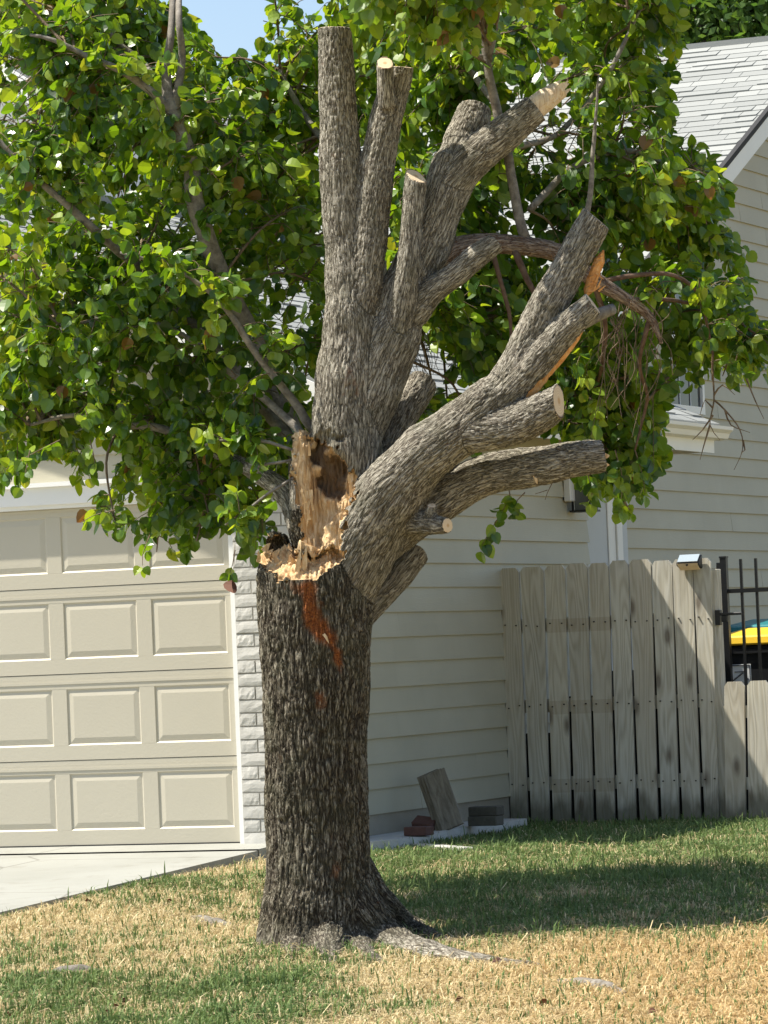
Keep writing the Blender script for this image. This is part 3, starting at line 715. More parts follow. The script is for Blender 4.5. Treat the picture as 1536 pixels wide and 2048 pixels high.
# nails: small dark heads, joined into one part
m = MB()
for i in range(10):
    for c in (1245, 1408, 1565):
        for k in (.22, .75):
            x = fx(edges_b[i] + (edges_b[i + 1] - edges_b[i]) * k) ; zc = zf(1200, c) + random.uniform(-.01, .01); t_ = zc / 1.8
            x += (on_ly(edges_t[i], 1120, FY)[0] - fx(edges_b[i], 1645)) * t_
            m.box((x - .004, -.010, zc - .004), (x + .004, .002, zc + .004))
o = m.build('nails', 'dark_inside', fence); o['kind'] = 'stuff'
# latch on the end post
m = MB(); zc = zf(1440, 1235); x0 = fx(1437) + .056
m.box((x0 - .02, .0, zc - .05), (x0 + .015, .05, zc + .05)); m.box((x0 + .01, .01, zc + .012), (x0 + .16, .03, zc + .03)); m.box((x0 + .02, .012, zc - .03), (x0 + .06, .028, zc + .012)); m.build('latch', 'black_iron', fence, bevel=.003)
# solar light on the boards
sp = np.array([on_ly(1384, 1132, FY)[0], 0, 0]); szz = on_ly(1384, 1142, FY)[1]
sol = thing('solar_light', 'small solar wall light mounted on top of the fence boards', 'light', hp(sp[0], FY - .012, szz), -TH)
m = MB(); m.prism([(0, .012), (-.075, .035), (-.08, .055), (-.02, .105), (0, .105)], lambda u, v, s: (-.078 if s == 0 else .078, u, v)); m.build('housing', 'black_plastic', sol, bevel=.004)
m = MB(); m.hexa([(-.07, -.079, .060), (.07, -.079, .060), (.07, -.022, .1065), (-.07, -.022, .1065), (-.07, -.082, .063), (.07, -.082, .063), (.07, -.025, .1095), (-.07, -.025, .1095)]); m.build('solar_panel', 'solar_cell', sol)
m = MB(); m.hexa([(-.068, -.02, .012), (.068, -.02, .012), (.068, -.076, .034), (-.068, -.076, .034), (-.068, -.03, .006), (.068, -.03, .006), (.072, -.086, .05), (-.072, -.086, .05)]); m.build('lens', 'warm_lens', sol)
m = MB(); m.tube([(0, -.084, .04), (0, -.094, .038)], .007, 10); m.build('sensor', 'black_plastic', sol)
# low picket section on the right
LFY = FY - .05
low = thing('low_picket_fence', 'low weathered picket boards standing in front of the black iron fence', 'fence', hp(0, LFY, float(gz(*wor(1.7, LFY)))), -TH)
lz0 = low.location.z
for (a, b, pyt) in ((1451, 1491, 1364), (1497, 1540, 1362), (1546, 1588, 1362), (1594, 1637, 1363)):
    ca, cb = on_ly(a, 1640, LFY)[0], on_ly(b, 1640, LFY)[0]; sh = on_ly(a - 3, pyt, LFY)[0] - ca
    fence_board(low, ca, cb, ca + sh, cb + sh, on_ly(a, pyt, LFY)[1] - lz0 + .02, 0, base=-.02)
for zc in (.25, .72):
    m = MB(); m.box((on_ly(1455, 1640, LFY)[0], .018, zc - .04), (on_ly(1637, 1640, LFY)[0], .055, zc + .04)); m.build('rail', 'fence_wood', low)
# iron fence
IY = FY + .55
iron = thing('iron_fence', 'black iron picket fence behind the low wooden boards', 'fence', hp(0, IY, float(gz(*wor(2, IY)))), -TH); iz0 = iron.location.z
def ix(px, py): return on_ly(px, py, IY)[0]
it = on_ly(1450, 1116, IY)[1] - iz0; ir = on_ly(1490, 1181, IY)[1] - iz0
for k, px in enumerate([1450, 1484, 1514, 1545, 1576, 1607]):
    x = ix(px + 3, 1250); w_ = .022 if k == 0 else .009
    m = MB(); m.box((x - w_, -w_, -.05), (x + w_, w_, it + (0 if k == 0 else -.012)))
    if k == 0: m.box((x - w_ - .003, -w_ - .003, it), (x + w_ + .003, w_ + .003, it + .012))
    m.build('post' if k == 0 else 'picket', 'black_iron', iron)
x0 = ix(1453, 1250)
for zc in (ir, .25): 
    m = MB(); m.box((x0 + .02, -.013, zc - .014), (ix(1640, 1250), .013, zc + .014)); m.build('rail', 'black_iron', iron)
m = MB(); m.box((x0 - .05, -.012, it - .16), (x0 - .022, .012, it - .03)); m.build('hinge', 'black_iron', iron)
# bins behind
def bin_(name, label, px0, px1, y, pytop, pybot_lid, mat_lid, depth, lab=False):
    x0, x1 = on_ly(px0, 1300, y)[0], on_ly(px1, 1300, y)[0]; zt = on_ly(px0, pytop, y)[1]; zl = on_ly(px0, pybot_lid, y)[1]; g0 = float(gz(*wor(x0, y))); zt -= g0; zl -= g0
    t = thing(name, label, 'bin', hp((x0 + x1) / 2, y, g0), -TH); w_ = (x1 - x0) / 2
    m = MB(); m.hexa([(-w_ * .82, .04, 0), (w_ * .82, .04, 0), (w_ * .82, depth - .04, 0), (-w_ * .82, depth - .04, 0), (-w_, 0, zl - .002), (w_, 0, zl - .002), (w_, depth, zl - .002), (-w_, depth, zl - .002)]); m.build('body', 'black_plastic', t, bevel=.01)
    m = MB(); m.box((-w_ - .02, -.02, zl - .06), (w_ + .02, 0, zl - .03)); m.build('rim', 'black_plastic', t, bevel=.004)
    m = MB(); m.hexa([(-w_ - .03, -.035, zl), (w_ + .03, -.035, zl), (w_ + .03, depth + .02, zl), (-w_ - .03, depth + .02, zl), (-w_ - .015, -.02, zl + (zt - zl) * .55), (w_ + .015, -.02, zl + (zt - zl) * .55), (w_, depth, zt + .0), (-w_, depth, zt + .0)]); m.build('lid', mat_lid, t, bevel=.012)
    if lab:
        a, b = on_ly(1436, 1340, y - .008)[0] - (x0 + x1) / 2, on_ly(1503, 1340, y - .008)[0] - (x0 + x1) / 2; c, d = on_ly(1470, 1385, y)[1] - g0, on_ly(1470, 1329, y)[1] - g0
        m = MB(); m.box((a, .006, c), (b, .012, d)); M_ = m.build('label', 'label_white', t); M_.rotation_euler = (.03, 0, 0)
        m = MB(); s_ = b - a; hh = d - c
        for (u0, v0, u1, v1) in ((.02, .95, .98, .98), (.96, .05, .98, .95), (.02, .02, .98, .05), (.52, .72, .82, .75), (.80, .3, .83, .75), (.05, .85, .35, .88), (.1, .5, .16, .8), (.2, .55, .27, .85), (.3, .45, .36, .7), (.07, .2, .4, .24), (.07, .3, .3, .33), (.86, .45, .92, .5)): m.box((a + s_ * u0, .002, c + hh * v0), (a + s_ * u1, .0055, c + hh * v1))
        for k in range(8): u = .45 + .04 * k; m.box((a + s_ * u, .002, c + hh * (.42 + .035 * k)), (a + s_ * (u + .05), .0056, c + hh * (.46 + .035 * k)))
        o = m.build('print', 'dark_ink', t); o.rotation_euler = (.03, 0, 0)
bin_('wheeled_bin', 'black wheeled bin with a yellow lid and white label behind the iron fence', 1437, 1592, IY + .25, 1258, 1292, 'yellow_plastic', .6, True)
bin_('wheeled_bin', 'black wheeled bin with a teal lid behind the yellow-lidded bin', 1452, 1620, IY + .95, 1240, 1268, 'teal_plastic', .6)

# ================================================================== the tree
D0 = TD
tree = thing('pear_tree', 'cut-back pear tree with sawn limb stubs and a torn split trunk', 'tree', (TB[0], TB[1], float(gz(TB[0], TB[1]))))
TL = np.array(tree.location)
def tp(px, py, dd=0.):
    if dd == 'g': return ground_hit(px, py) - np.array([0, 0, .006])
    return atd(px, py, D0 + dd)
# (name, [(px, py, radius px, depth offset m)], end normal in (right, towards viewer, up) or None)
LIMBS = [
 ('trunk', [(634, 1935, 128, 0), (634, 1880, 122, 0), (636, 1820, 114, 0), (637, 1750, 106, 0), (634, 1650, 103, 0), (632, 1500, 103, 0), (631, 1380, 108, 0), (630, 1280, 112, 0), (629, 1200, 116, 0), (626, 1150, 114, 0), (622, 1112, 104, .02)], None),
 ('root', [(680, 1760, 60, -.03), (720, 1830, 52, -.08), (775, 1885, 44, 'g'), (850, 1908, 31, 'g'), (940, 1921, 20, 'g'), (1040, 1929, 12, 'g'), (1110, 1933, 6, 'g')], None),
 ('root', [(690, 1740, 58, .05), (745, 1810, 46, .10), (815, 1862, 34, 'g'), (872, 1880, 20, 'g'), (935, 1890, 9, 'g')], None),
 ('root', [(645, 1810, 66, -.06), (652, 1870, 58, -.14), (658, 1905, 34, 'g'), (664, 1930, 12, 'g')], None),
 ('root', [(590, 1800, 58, -.02), (560, 1860, 44, -.06), (536, 1888, 28, 'g'), (515, 1898, 12, 'g')], None),
 ('root', [(605, 1830, 56, -.06), (600, 1885, 44, -.14), (588, 1908, 22, 'g'), (575, 1925, 8, 'g')], None),
 ('root', [(690, 1830, 50, -.08), (715, 1892, 30, 'g'), (742, 1915, 18, 'g'), (775, 1930, 7, 'g')], None),
 ('stem', [(672, 1100, 62, .04), (678, 1010, 66, .04), (692, 920, 74, .02), (692, 850, 72, .02), (694, 770, 66, 0), (702, 670, 58, 0), (698, 570, 48, 0), (690, 470, 42, 0), (682, 340, 42, 0), (675, 190, 38, 0), (670, 56, 34, 0)], (.05, -.05, 1)),
 ('stem', [(712, 640, 40, -.02), (735, 500, 38, -.03), (752, 360, 36, -.03), (770, 250, 34, -.03), (790, 175, 32, -.02), (800, 134, 27, -.02)], (.1, -.1, 1)),
 ('stem', [(700, 880, 62, .04), (735, 780, 68, .04), (770, 690, 66, .04), (800, 610, 56, .05), (835, 530, 50, .06), (872, 440, 47, .07), (900, 365, 48, .08), (915, 315, 46, .09)], None),
 ('limb', [(905, 345, 40, .10), (925, 285, 40, .13), (942, 245, 38, .15), (952, 216, 33, .16)], (.3, .35, .9)),
 ('limb', [(895, 375, 40, .06), (945, 318, 40, .04), (1000, 275, 36, .02), (1060, 226, 30, .0), (1072, 216, 29, 0)], (.8, 0, .6)),
 ('limb', [(775, 720, 26, .0), (800, 630, 29, -.06), (815, 540, 25, -.10), (822, 460, 23, -.10), (828, 390, 23, -.10), (832, 352, 22, -.10)], (.62, -.7, 1)),
 ('limb', [(790, 660, 32, .04), (830, 620, 34, .0), (868, 580, 27, -.04), (915, 545, 25, -.08), (955, 512, 24, -.10), (992, 486, 20, -.12)], (.8, .2, .6)),
 ('stub', [(776, 215, 20, -.12), (772, 180, 18, -.15), (770, 126, 17, -.16)], (.12, -1.1, 1)),
 ('limb', [(655, 1215, 70, .05), (685, 1150, 80, -.02), (728, 1075, 76, -.08), (780, 990, 68, -.17), (840, 920, 60, -.25), (905, 868, 54, -.31), (960, 825, 50, -.35), (1000, 785, 44, -.37)], None),
 ('limb', [(960, 822, 40, -.35), (1010, 770, 38, -.37), (1055, 690, 36, -.38), (1100, 605, 37, -.38), (1150, 515, 35, -.37), (1192, 436, 32, -.36)], (.72, -.1, .8)),
 ('limb', [(930, 850, 34, -.33), (985, 815, 34, -.38), (1045, 755, 32, -.42), (1095, 700, 31, -.44), (1140, 650, 29, -.46), (1186, 606, 24, -.47)], (.75, -.15, .5)),
 ('limb', [(870, 890, 42, -.28), (930, 862, 44, -.34), (985, 858, 42, -.39), (1040, 845, 41, -.44), (1085, 822, 38, -.48), (1118, 802, 31, -.51)], (1, -.42, .05)),
 ('limb', [(680, 1130, 58, .02), (740, 1085, 60, .02), (800, 1045, 54, .0), (870, 1005, 46, -.04), (940, 962, 43, -.09), (1005, 942, 42, -.14), (1090, 930, 39, -.22), (1150, 918, 35, -.26), (1206, 911, 32, -.29)], (1, .1, .12)),
 ('stub', [(805, 1040, 30, -.12), (850, 1046, 24, -.22), (878, 1050, 19, -.27), (896, 1051, 15, -.30)], (.75, -.75, 0)),
 ('stub', [(852, 1050, 16, -.20), (860, 1030, 14, -.26), (864, 1010, 9, -.27)], (.1, -.6, 1)),
 ('limb', [(720, 1240, 26, .12), (760, 1195, 27, .16), (800, 1150, 28, .20), (836, 1106, 26, .24)], (.6, .5, .6)),
 ('limb', [(745, 960, 34, .15), (785, 870, 32, .22), (815, 815, 33, .26), (846, 764, 31, .30)], (.5, .6, .7)),
 ('limb', [(640, 1130, 40, .12), (606, 1070, 26, .20), (580, 1000, 25, .30), (530, 955, 21, .42), (475, 925, 16, .55), (420, 900, 12, .7)], None),
 ('knob', [(562, 1120, 26, .03), (554, 1084, 24, .02), (557, 1066, 18, .03)], None),
 ('knob', [(612, 1110, 26, .0), (604, 1040, 26, -.02), (602, 960, 24, -.02), (604, 905, 21, -.01), (610, 868, 15, .0)], None),
 ('branch', [(850, 550, 24, .10), (905, 502, 24, .12), (970, 488, 23, .14), (1050, 492, 21, .15), (1120, 508, 20, .15), (1190, 560, 17, .16), (1255, 600, 13, .17), (1300, 635, 10, .18), (1325, 690, 6, .18)], None),
]
GROUPS = LIMBS
def build_tree():
    # 1 rough volume: closed tubes joined by a voxel remesh
    V = []; Fc = []; k = 0; S = []
    for li, (nm, pts, en) in enumerate(LIMBS):
        P = np.array([tp(a, b, d) for a, b, r, d in pts]); R = np.array([r * D0 / F for a, b, r, d in pts]); P, R = resample(P, R, .02)
        e = None if en is None else np.array([en[0], en[1], en[2]], float)
        v, f = tube_np(P, R, 28, e); V.append(v); Fc += [tuple(int(i) + k for i in q) for q in f]; k += len(v)
        T, N, B = frames(P); s = np.concatenate([[0], np.cumsum(np.linalg.norm(np.diff(P, axis=0), axis=1))]) + li * 7.3
        S.append((P, R, T, N, B, s, np.full(len(P), li)))
    me = bpy.data.meshes.new('rough'); me.from_pydata(np.concatenate(V).tolist(), [], Fc); ob = bpy.data.objects.new('rough', me); COL.objects.link(ob)
    m = ob.modifiers.new('r', 'REMESH'); m.mode = 'VOXEL'; m.voxel_size = .0054; m.adaptivity = 0
    dg = bpy.context.evaluated_depsgraph_get(); rm = bpy.data.meshes.new_from_object(ob.evaluated_get(dg))
    bpy.data.objects.remove(ob); bpy.data.meshes.remove(me)
    nv = len(rm.vertices); X = np.empty(nv * 3, np.float32); rm.vertices.foreach_get('co', X); X = X.reshape(-1, 3).astype(float)
    q = np.empty(len(rm.polygons) * 4, np.int32); rm.polygons.foreach_get('vertices', q); q = q.reshape(-1, 4)
    # smooth the crotches, keep the sawn ends crisp
    wt = np.full(nv, .5)
    for i, (nm, pts, en) in enumerate(LIMBS):
        if en is not None: d = np.linalg.norm(X - S[i][0][-1], axis=1) / S[i][1][-1]; wt = np.minimum(wt, .04 + .46 * sstep(1.2, 2.2, d))
    deg = np.bincount(q.ravel(), minlength=nv) * 2.0; nx1, nx2 = q[:, [1, 2, 3, 0]].ravel(), q[:, [3, 0, 1, 2]].ravel(); qr = q.ravel()
    for _ in range(34):
        acc = np.stack([np.bincount(qr, X[nx1, c] + X[nx2, c], nv) for c in range(3)], 1) / deg[:, None]; X += (acc - X) * wt[:, None]
    rm.vertices.foreach_set('co', X.astype(np.float32).ravel()); rm.update()
    Nn = np.empty(nv * 3, np.float32); rm.vertex_normals.foreach_get('vector', Nn); Nn = Nn.reshape(-1, 3).astype(float); bpy.data.meshes.remove(rm)
    P, R, T, N, B, s, L = (np.concatenate([a[i] for a in S]) for i in range(7))
    best = np.full(nv, 1e9); bi = np.zeros(nv, int)
    P32 = P.astype(np.float32); R32 = R.astype(np.float32)
    for c in range(0, nv, 20000):
        x = X[c:c + 20000].astype(np.float32)
        d2 = (x ** 2).sum(1)[:, None] - 2 * x @ P32.T + (P32 ** 2).sum(1)[None]
        d = np.sqrt(np.maximum(d2, 1e-9)) - R32[None]; bi[c:c + 20000] = d.argmin(1)
    rel = X - P[bi]; along = (rel * T[bi]).sum(1); u = (rel * N[bi]).sum(1); w = (rel * B[bi]).sum(1); sl_ = s[bi] + along; li = L[bi].astype(int); rad = R[bi]
    names = np.array([l[0] for l in LIMBS]); KN = int(np.where(names == 'knob')[0][0])
    pr = proj(X)
    # 2 bark relief
    warp = np.stack([vnoise(X * 9, 31), vnoise(X * 9, 32), vnoise(X * 9, 33)], 1) - .5
    big = (li == 0) | (names[li] == 'root')
    cell = np.where(big, .022, np.clip(rad * .18, .012, .018))
    def band(k, st, w_, o=2):
        n_ = fbm(np.stack([u / cell, w / cell, sl_ / (cell * st)], 1) * k + warp * np.array([.9, .9, .35]), 5 + int(k * 10 + st * 3), o); return sstep(.0, w_, np.abs(n_ - .5))
    rA = band(1.0, 7., .10); rB = band(1.25, 10., .09); rC = band(1.5, 2.4, .06)
    fine = fbm(np.stack([u * 150, w * 150, sl_ * 60], 1), 8, 2)
    ridge = np.clip(rA * (.35 + .65 * rB) * (np.where(big, .5, .68) + np.where(big, .5, .32) * rC) * np.where(big, .55 + .9 * fine, .78 + .44 * fine), 0, 1)
    amp = np.where(big, .012, np.clip(rad * .07, .003, .006))
    amp = np.where(big, amp * (1 - .75 * sstep(1825, 1905, pr[:, 1])), amp)       # roots are smoother
    lump = fbm(X * 7, 21, 3) - .5
    # flat sawn ends
    cut = np.zeros(nv, bool); ring = np.zeros(nv)
    for i, (nm, pts, en) in enumerate(LIMBS):
        if en is None: continue
        e = np.array(en, float); e /= np.linalg.norm(e); Pi, Ri = S[i][0], S[i][1]; h = (X - Pi[-1]) @ e
        dr = np.linalg.norm((X - Pi[-1]) - h[:, None] * e, axis=1)
        c = (np.abs(h) < .012) & (dr < Ri[-1] * 1.5) & ((Nn @ e) > .75); cut |= c; ring = np.where(c, np.clip(dr / (Ri[-1] * 1.08), 0, 1), ring); 
    # 3 the torn split
    LOW = [(512, 1090), (520, 1070), (575, 1075), (600, 1110), (625, 1095), (668, 1095), (690, 1105), (682, 1125), (655, 1140), (640, 1156), (600, 1160), (560, 1158), (552, 1140), (528, 1138), (515, 1128)]
    UP = [(582, 872), (600, 856), (614, 868), (636, 880), (668, 896), (690, 925), (716, 950), (712, 985), (700, 1010), (690, 1045), (684, 1085), (668, 1112), (600, 1115), (604, 1060), (592, 1000), (584, 940)]
    jit = (np.stack([vnoise(X * 45, 51), vnoise(X * 45, 52)], 1) - .5) * 20; pj = pr + jit
    frontal = Nn[:, 1] < .35
    low = inpoly(pj, LOW) & frontal & (X[:, 1] < D0 + .08); up = inpoly(pj, UP) & frontal & (X[:, 1] < D0 + .1)
    topc = (li == 0) & ~((np.abs(pr[:, 0] - 556) < 24) & (pr[:, 1] < 1098)) & (Nn[:, 2] > .5) & (pr[:, 1] < 1150) & (pr[:, 0] < 690)
    low &= li != KN
    torn = low | up | topc
    wq = pr + (np.stack([fbm(X * 16, 55, 3), fbm(X * 16, 58, 3)], 1) - .5) * 70
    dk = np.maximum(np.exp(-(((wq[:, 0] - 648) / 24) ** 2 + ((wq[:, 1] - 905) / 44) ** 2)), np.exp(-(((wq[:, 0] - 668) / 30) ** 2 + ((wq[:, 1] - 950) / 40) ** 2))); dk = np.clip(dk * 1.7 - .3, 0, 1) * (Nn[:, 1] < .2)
    disp = np.where(cut, 0, amp * (ridge - .7) + lump * .022 * np.where(big, 1, rad / .1).clip(0, 1.3))
    fib = fbm(np.stack([X[:, 0] * 85, X[:, 1] * 85, X[:, 2] * 9], 1), 61, 3); chunk = vnoise(X * np.array([26, 26, 14]), 63)
    c1, c2 = worley(X * np.array([34, 34, 24]), 67)
    disp = np.where(torn, (fib - .5) * .05 + (chunk - .5) * .05 + (c2 - c1 - .3) * .03 * low, disp)
    Y = X + Nn * disp[:, None]
    depth = np.where(low, .16 * sstep(1165, 1085, pr[:, 1]) + .02, 0) + np.where(up & ~low, .035 + .05 * sstep(600, 650, pr[:, 0]), 0) + .05 * dk
    Y[:, 1] += depth
    top = topc | (low & (pr[:, 1] < 1115)); Y[:, 2] += np.where(top, (vnoise(X * np.array([38, 38, 2]), 71) - .45) * .07 - .02 * sstep(560, 600, pr[:, 0]), 0)
    # stains that the split has wept down the trunk
    def blob(cx, cy, rx, ry, a=0):
        dx, dy = pr[:, 0] - cx, pr[:, 1] - cy; c_, s_ = math.cos(a), math.sin(a); return np.exp(-(((dx * c_ + dy * s_) / rx) ** 2 + ((-dx * s_ + dy * c_) / ry) ** 2))
    st = blob(618, 1200, 16, 34) + blob(630, 1245, 20, 36, -.3) + blob(655, 1272, 18, 26, -.5) + blob(676, 1318, 8, 26, -.15) + .75 * blob(640, 1400, 14, 26) + .4 * blob(672, 1740, 10, 50) + .5 * blob(600, 1172, 40, 14) + .35 * blob(700, 760, 22, 40)
    st = np.clip((st - .30 + (fbm(X * 30, 81, 3) - .5) * 1.1) * 1.4, 0, 1) * (Nn[:, 1] < .1)
    radn = np.where(big, 1 - np.where(li == 1, .8, .3) * sstep(1835, 1900, pr[:, 1]), np.where(pr[:, 1] > 780, .28, .12))
    radn = np.where((li == 24) | (li == KN), .1, radn); radn = np.clip(radn + (fbm(X * 4, 83, 3) - .5) * .5, 0, 1)
    st = np.where(names[li] == 'branch', np.clip(st + .30, 0, 1), st)
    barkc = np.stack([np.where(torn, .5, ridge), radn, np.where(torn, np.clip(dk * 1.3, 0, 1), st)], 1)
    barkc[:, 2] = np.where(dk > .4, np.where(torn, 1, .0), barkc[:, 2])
    grain = np.stack([u, w, sl_], 1)
    # 4 split into parts: trunk, roots, each stem and limb, each sawn face, the torn wood
    fid = li[q[:, 0]].copy(); fid = np.where(names[fid] == 'knob', 0, fid)
    fcut = cut[q].sum(1) >= 3; ftorn = torn[q].sum(1) >= 2
    def emit(name, mask, mat, attrs):
        if mask.sum() < 8: return None
        fq = q[mask]; idx, inv = np.unique(fq, return_inverse=True); f = inv.reshape(-1, 4)
        return link(name, np_mesh(name, Y[idx] - TL, f, mat, True, {k_: a[idx] for k_, a in attrs.items()}), tree)
    for i, (nm, pts, en) in enumerate(LIMBS):
        if nm == 'knob': continue
        o = emit(nm if nm not in ('knob',) else 'trunk', (fid == i) & ~fcut & ~ftorn, 'bark', {'bark': barkc, 'grain': grain})
        emit('sawn_face', (fid == i) & fcut & ~ftorn, 'sawn_wood', {'ring': ring})
    o = emit('torn_wood', ftorn, 'torn_wood', {'bark': barkc})
    o['label'] = 'torn pale wood and dark hollow where a limb split away'
    A_ = np.linalg.norm(np.cross(X[q[:, 1]] - X[q[:, 0]], X[q[:, 3]] - X[q[:, 0]]), axis=1).sum(); print('tree area', A_)
    print('tree verts', nv, 'time', time.time() - T00)
build_tree()
# splinters standing on the torn rim and the split ends
def splinter(p, d, l, w_, mat='torn_wood', parent=tree):
    d = np.array(d, float); d /= np.linalg.norm(d); a = np.cross(d, [0, 1, .1]); a /= np.linalg.norm(a); b = np.cross(d, a); t = w_ * .35
    V = []
    for k, (s_, ww) in enumerate(((0, 1), (.35, .9), (.7, .6), (1, .12))):
        off = a * random.uniform(-.12, .12) * w_
        for sa, sb in ((-1, -1), (1, -1), (1, 1), (-1, 1)): V.append(d * l * s_ + a * sa * w_ * .5 * ww + b * sb * t * ww + off)
    f = [(k * 4 + i, k * 4 + (i + 1) % 4, k * 4 + 4 + (i + 1) % 4, k * 4 + 4 + i) for k in range(3) for i in range(4)] + [(3, 2, 1, 0), (12, 13, 14, 15)]
    link('splinter', np_mesh('splinter', V, [np.array(f)], mat, False, {'bark': np.tile([.5, 0, 0], (16, 1))}), parent, p - TL)
for k in range(34):
    px = random.uniform(516, 690); py = 1120 + 38 * math.sin((px - 512) / 180 * math.pi) - random.uniform(0, 30)
    dd = -.2 + .14 * abs(px - 620) / 110 + (1160 - py) / 90 * .16
    splinter(tp(px, py, dd), (random.uniform(-.8, .8), random.uniform(-.7, .1), random.uniform(.2, 1)), random.uniform(.03, .075), random.uniform(.012, .03))
for k in range(20):
    py = random.uniform(900, 1110); px = 600 + (py - 900) * .05 + random.uniform(0, 22)
    splinter(tp(px, py, -.13), (random.uniform(-.35, .2), random.uniform(-.25, .05), random.choice((-1, 1))), random.uniform(.04, .10), random.uniform(.008, .02))
for k in range(14):
    py = random.uniform(955, 1100); px = 706 - (py - 955) * .16 + random.uniform(-10, 6)
    splinter(tp(px, py, -.13), (random.uniform(-.3, .4), random.uniform(-.3, 0), 1), random.uniform(.03, .06), random.uniform(.008, .018))
splinter(tp(604, 1150, -.2), (.22, -.1, 1), .14, .03); splinter(tp(594, 1150, -.21), (.2, -.15, 1), .12, .025)
mb = MB(); P, R = resample([tp(1050, 232, 0) - TL, tp(1085, 204, 0) - TL, tp(1122, 178, 0) - TL], np.array([25, 24, 19]) * D0 / F, .012)
V, fs = tube_np(P, R, 22); V = V + (fbm(np.asarray(V) @ np.diag([30, 30, 30]), 5, 2)[:, None] - .5) * .012
link('split_end', np_mesh('split_end', V, [np.array(fs[:-2])], 'pale_wood', False, {'bark': np.tile([.5, 0, 0], (len(V), 1))}), tree)
for k in range(12):
    a_ = k / 12 * 6.283; p0 = tp(1112 + 12 * math.cos(a_), 188 + 15 * math.sin(a_), .04 * math.sin(a_ * 2)); splinter(p0, (1, 0, .78 + random.uniform(-.2, .2)), random.uniform(.02, .055), .022, 'pale_wood')
def strip_wound(pa, pb, wa, dd, out):
    """torn strip on the flank of a limb: pale orange wood facing sideways and down"""
    n = 26; V = []; Fq = []
    for i in range(n):
        t_ = i / (n - 1); c = np.array(pa) * (1 - t_) + np.array(pb) * t_; ww = wa * min(1, 5 * t_ + .25, 3.5 * (1 - t_) + .12) * (.88 + .24 * random.random())
        nrm = np.array([pb[1] - pa[1], pa[0] - pb[0]], float); nrm /= np.linalg.norm(nrm)
        for j in range(5):
            s_ = j / 4 - .5; q = c - nrm * s_ * ww; V.append(tp(q[0], q[1], dd - .02 * math.cos(s_ * 3) + random.uniform(-.004, .004)) - TL)
        for j in range(5):
            s_ = j / 4 - .5; q = c - nrm * s_ * ww; V.append(tp(q[0], q[1], dd + .10) - TL)
    for i in range(n - 1):
        for j in range(4): Fq.append((i * 10 + j, i * 10 + j + 1, i * 10 + 11 + j, i * 10 + 10 + j))
        Fq += [(i * 10, i * 10 + 10, i * 10 + 15, i * 10 + 5), (i * 10 + 4, i * 10 + 9, i * 10 + 19, i * 10 + 14)]
        for j in range(4): Fq.append((i * 10 + 5 + j, i * 10 + 15 + j, i * 10 + 16 + j, i * 10 + 6 + j))
    link('torn_strip', np_mesh('torn_strip', V, np.array(Fq), 'orange_wood', False, {'bark': np.tile([.5, 0, 0], (len(V), 1))}), tree)
strip_wound((1036, 812), (1180, 636), 26, -.42, 1)
strip_wound((1172, 592), (1207, 500), 22, -.37, 1)
for k in range(7): splinter(tp(1190 + random.uniform(-8, 8), 560 + random.uniform(-30, 25), -.39), (random.uniform(.0, .7), -.2, random.uniform(-.6, .8)), random.uniform(.03, .06), .009, 'orange_wood')
# small splits and scars on the low limb
for (px, py, l, w_, d_) in ((1070, 950, .045, .018, (.2, -.2, -1)), (1206, 912, .03, .03, (1, -.1, .1)), (1204, 930, .035, .025, (1, 0, -.1)), (648, 1268, .05, .014, (.5, -.2, -1))):
    splinter(tp(px, py, -.27 if px < 1100 and px > 700 else -.3 if px > 700 else -.26), d_, l, w_)
# stub on the leaning limb's underside
mb = MB(); P, R = resample([tp(1160, 645, -.44) - TL, tp(1200, 628, -.40) - TL, tp(1226, 618, -.36) - TL], np.array([16, 13, 11]) * D0 / F, .02); mb.tube(P, R, 12); mb.build('stub', 'gray_branch', tree, smooth=True)
# surface roots away from the trunk
for (pts, lab) in (([(384, 1838), (405, 1842), (430, 1850), (470, 1853)], 'pale surface root bump in the dry grass left of the trunk'),
                   ([(80, 1953), (120, 1948), (160, 1945), (200, 1944)], 'grey surface root half hidden by tufts near the driveway side'),
                   ([(1120, 1965), (1165, 1970), (1210, 1978), (1250, 1988)], 'bare pale surface root in the burnt grass right of the trunk')):
    P = np.array([ground_hit(a, b) + np.array([0, 0, .002]) for a, b in pts]); c = P[0].copy()
    P, R = resample(P - c, [.012, .03, .034, .012], .02); R = R + (vnoise(P * 20, 3) - .5) * .01
    mb = MB(); mb.tube(P, R, 12); o = mb.build('surface_root', 'gray_branch', None, c, smooth=True); tag(o, lab, 'root')

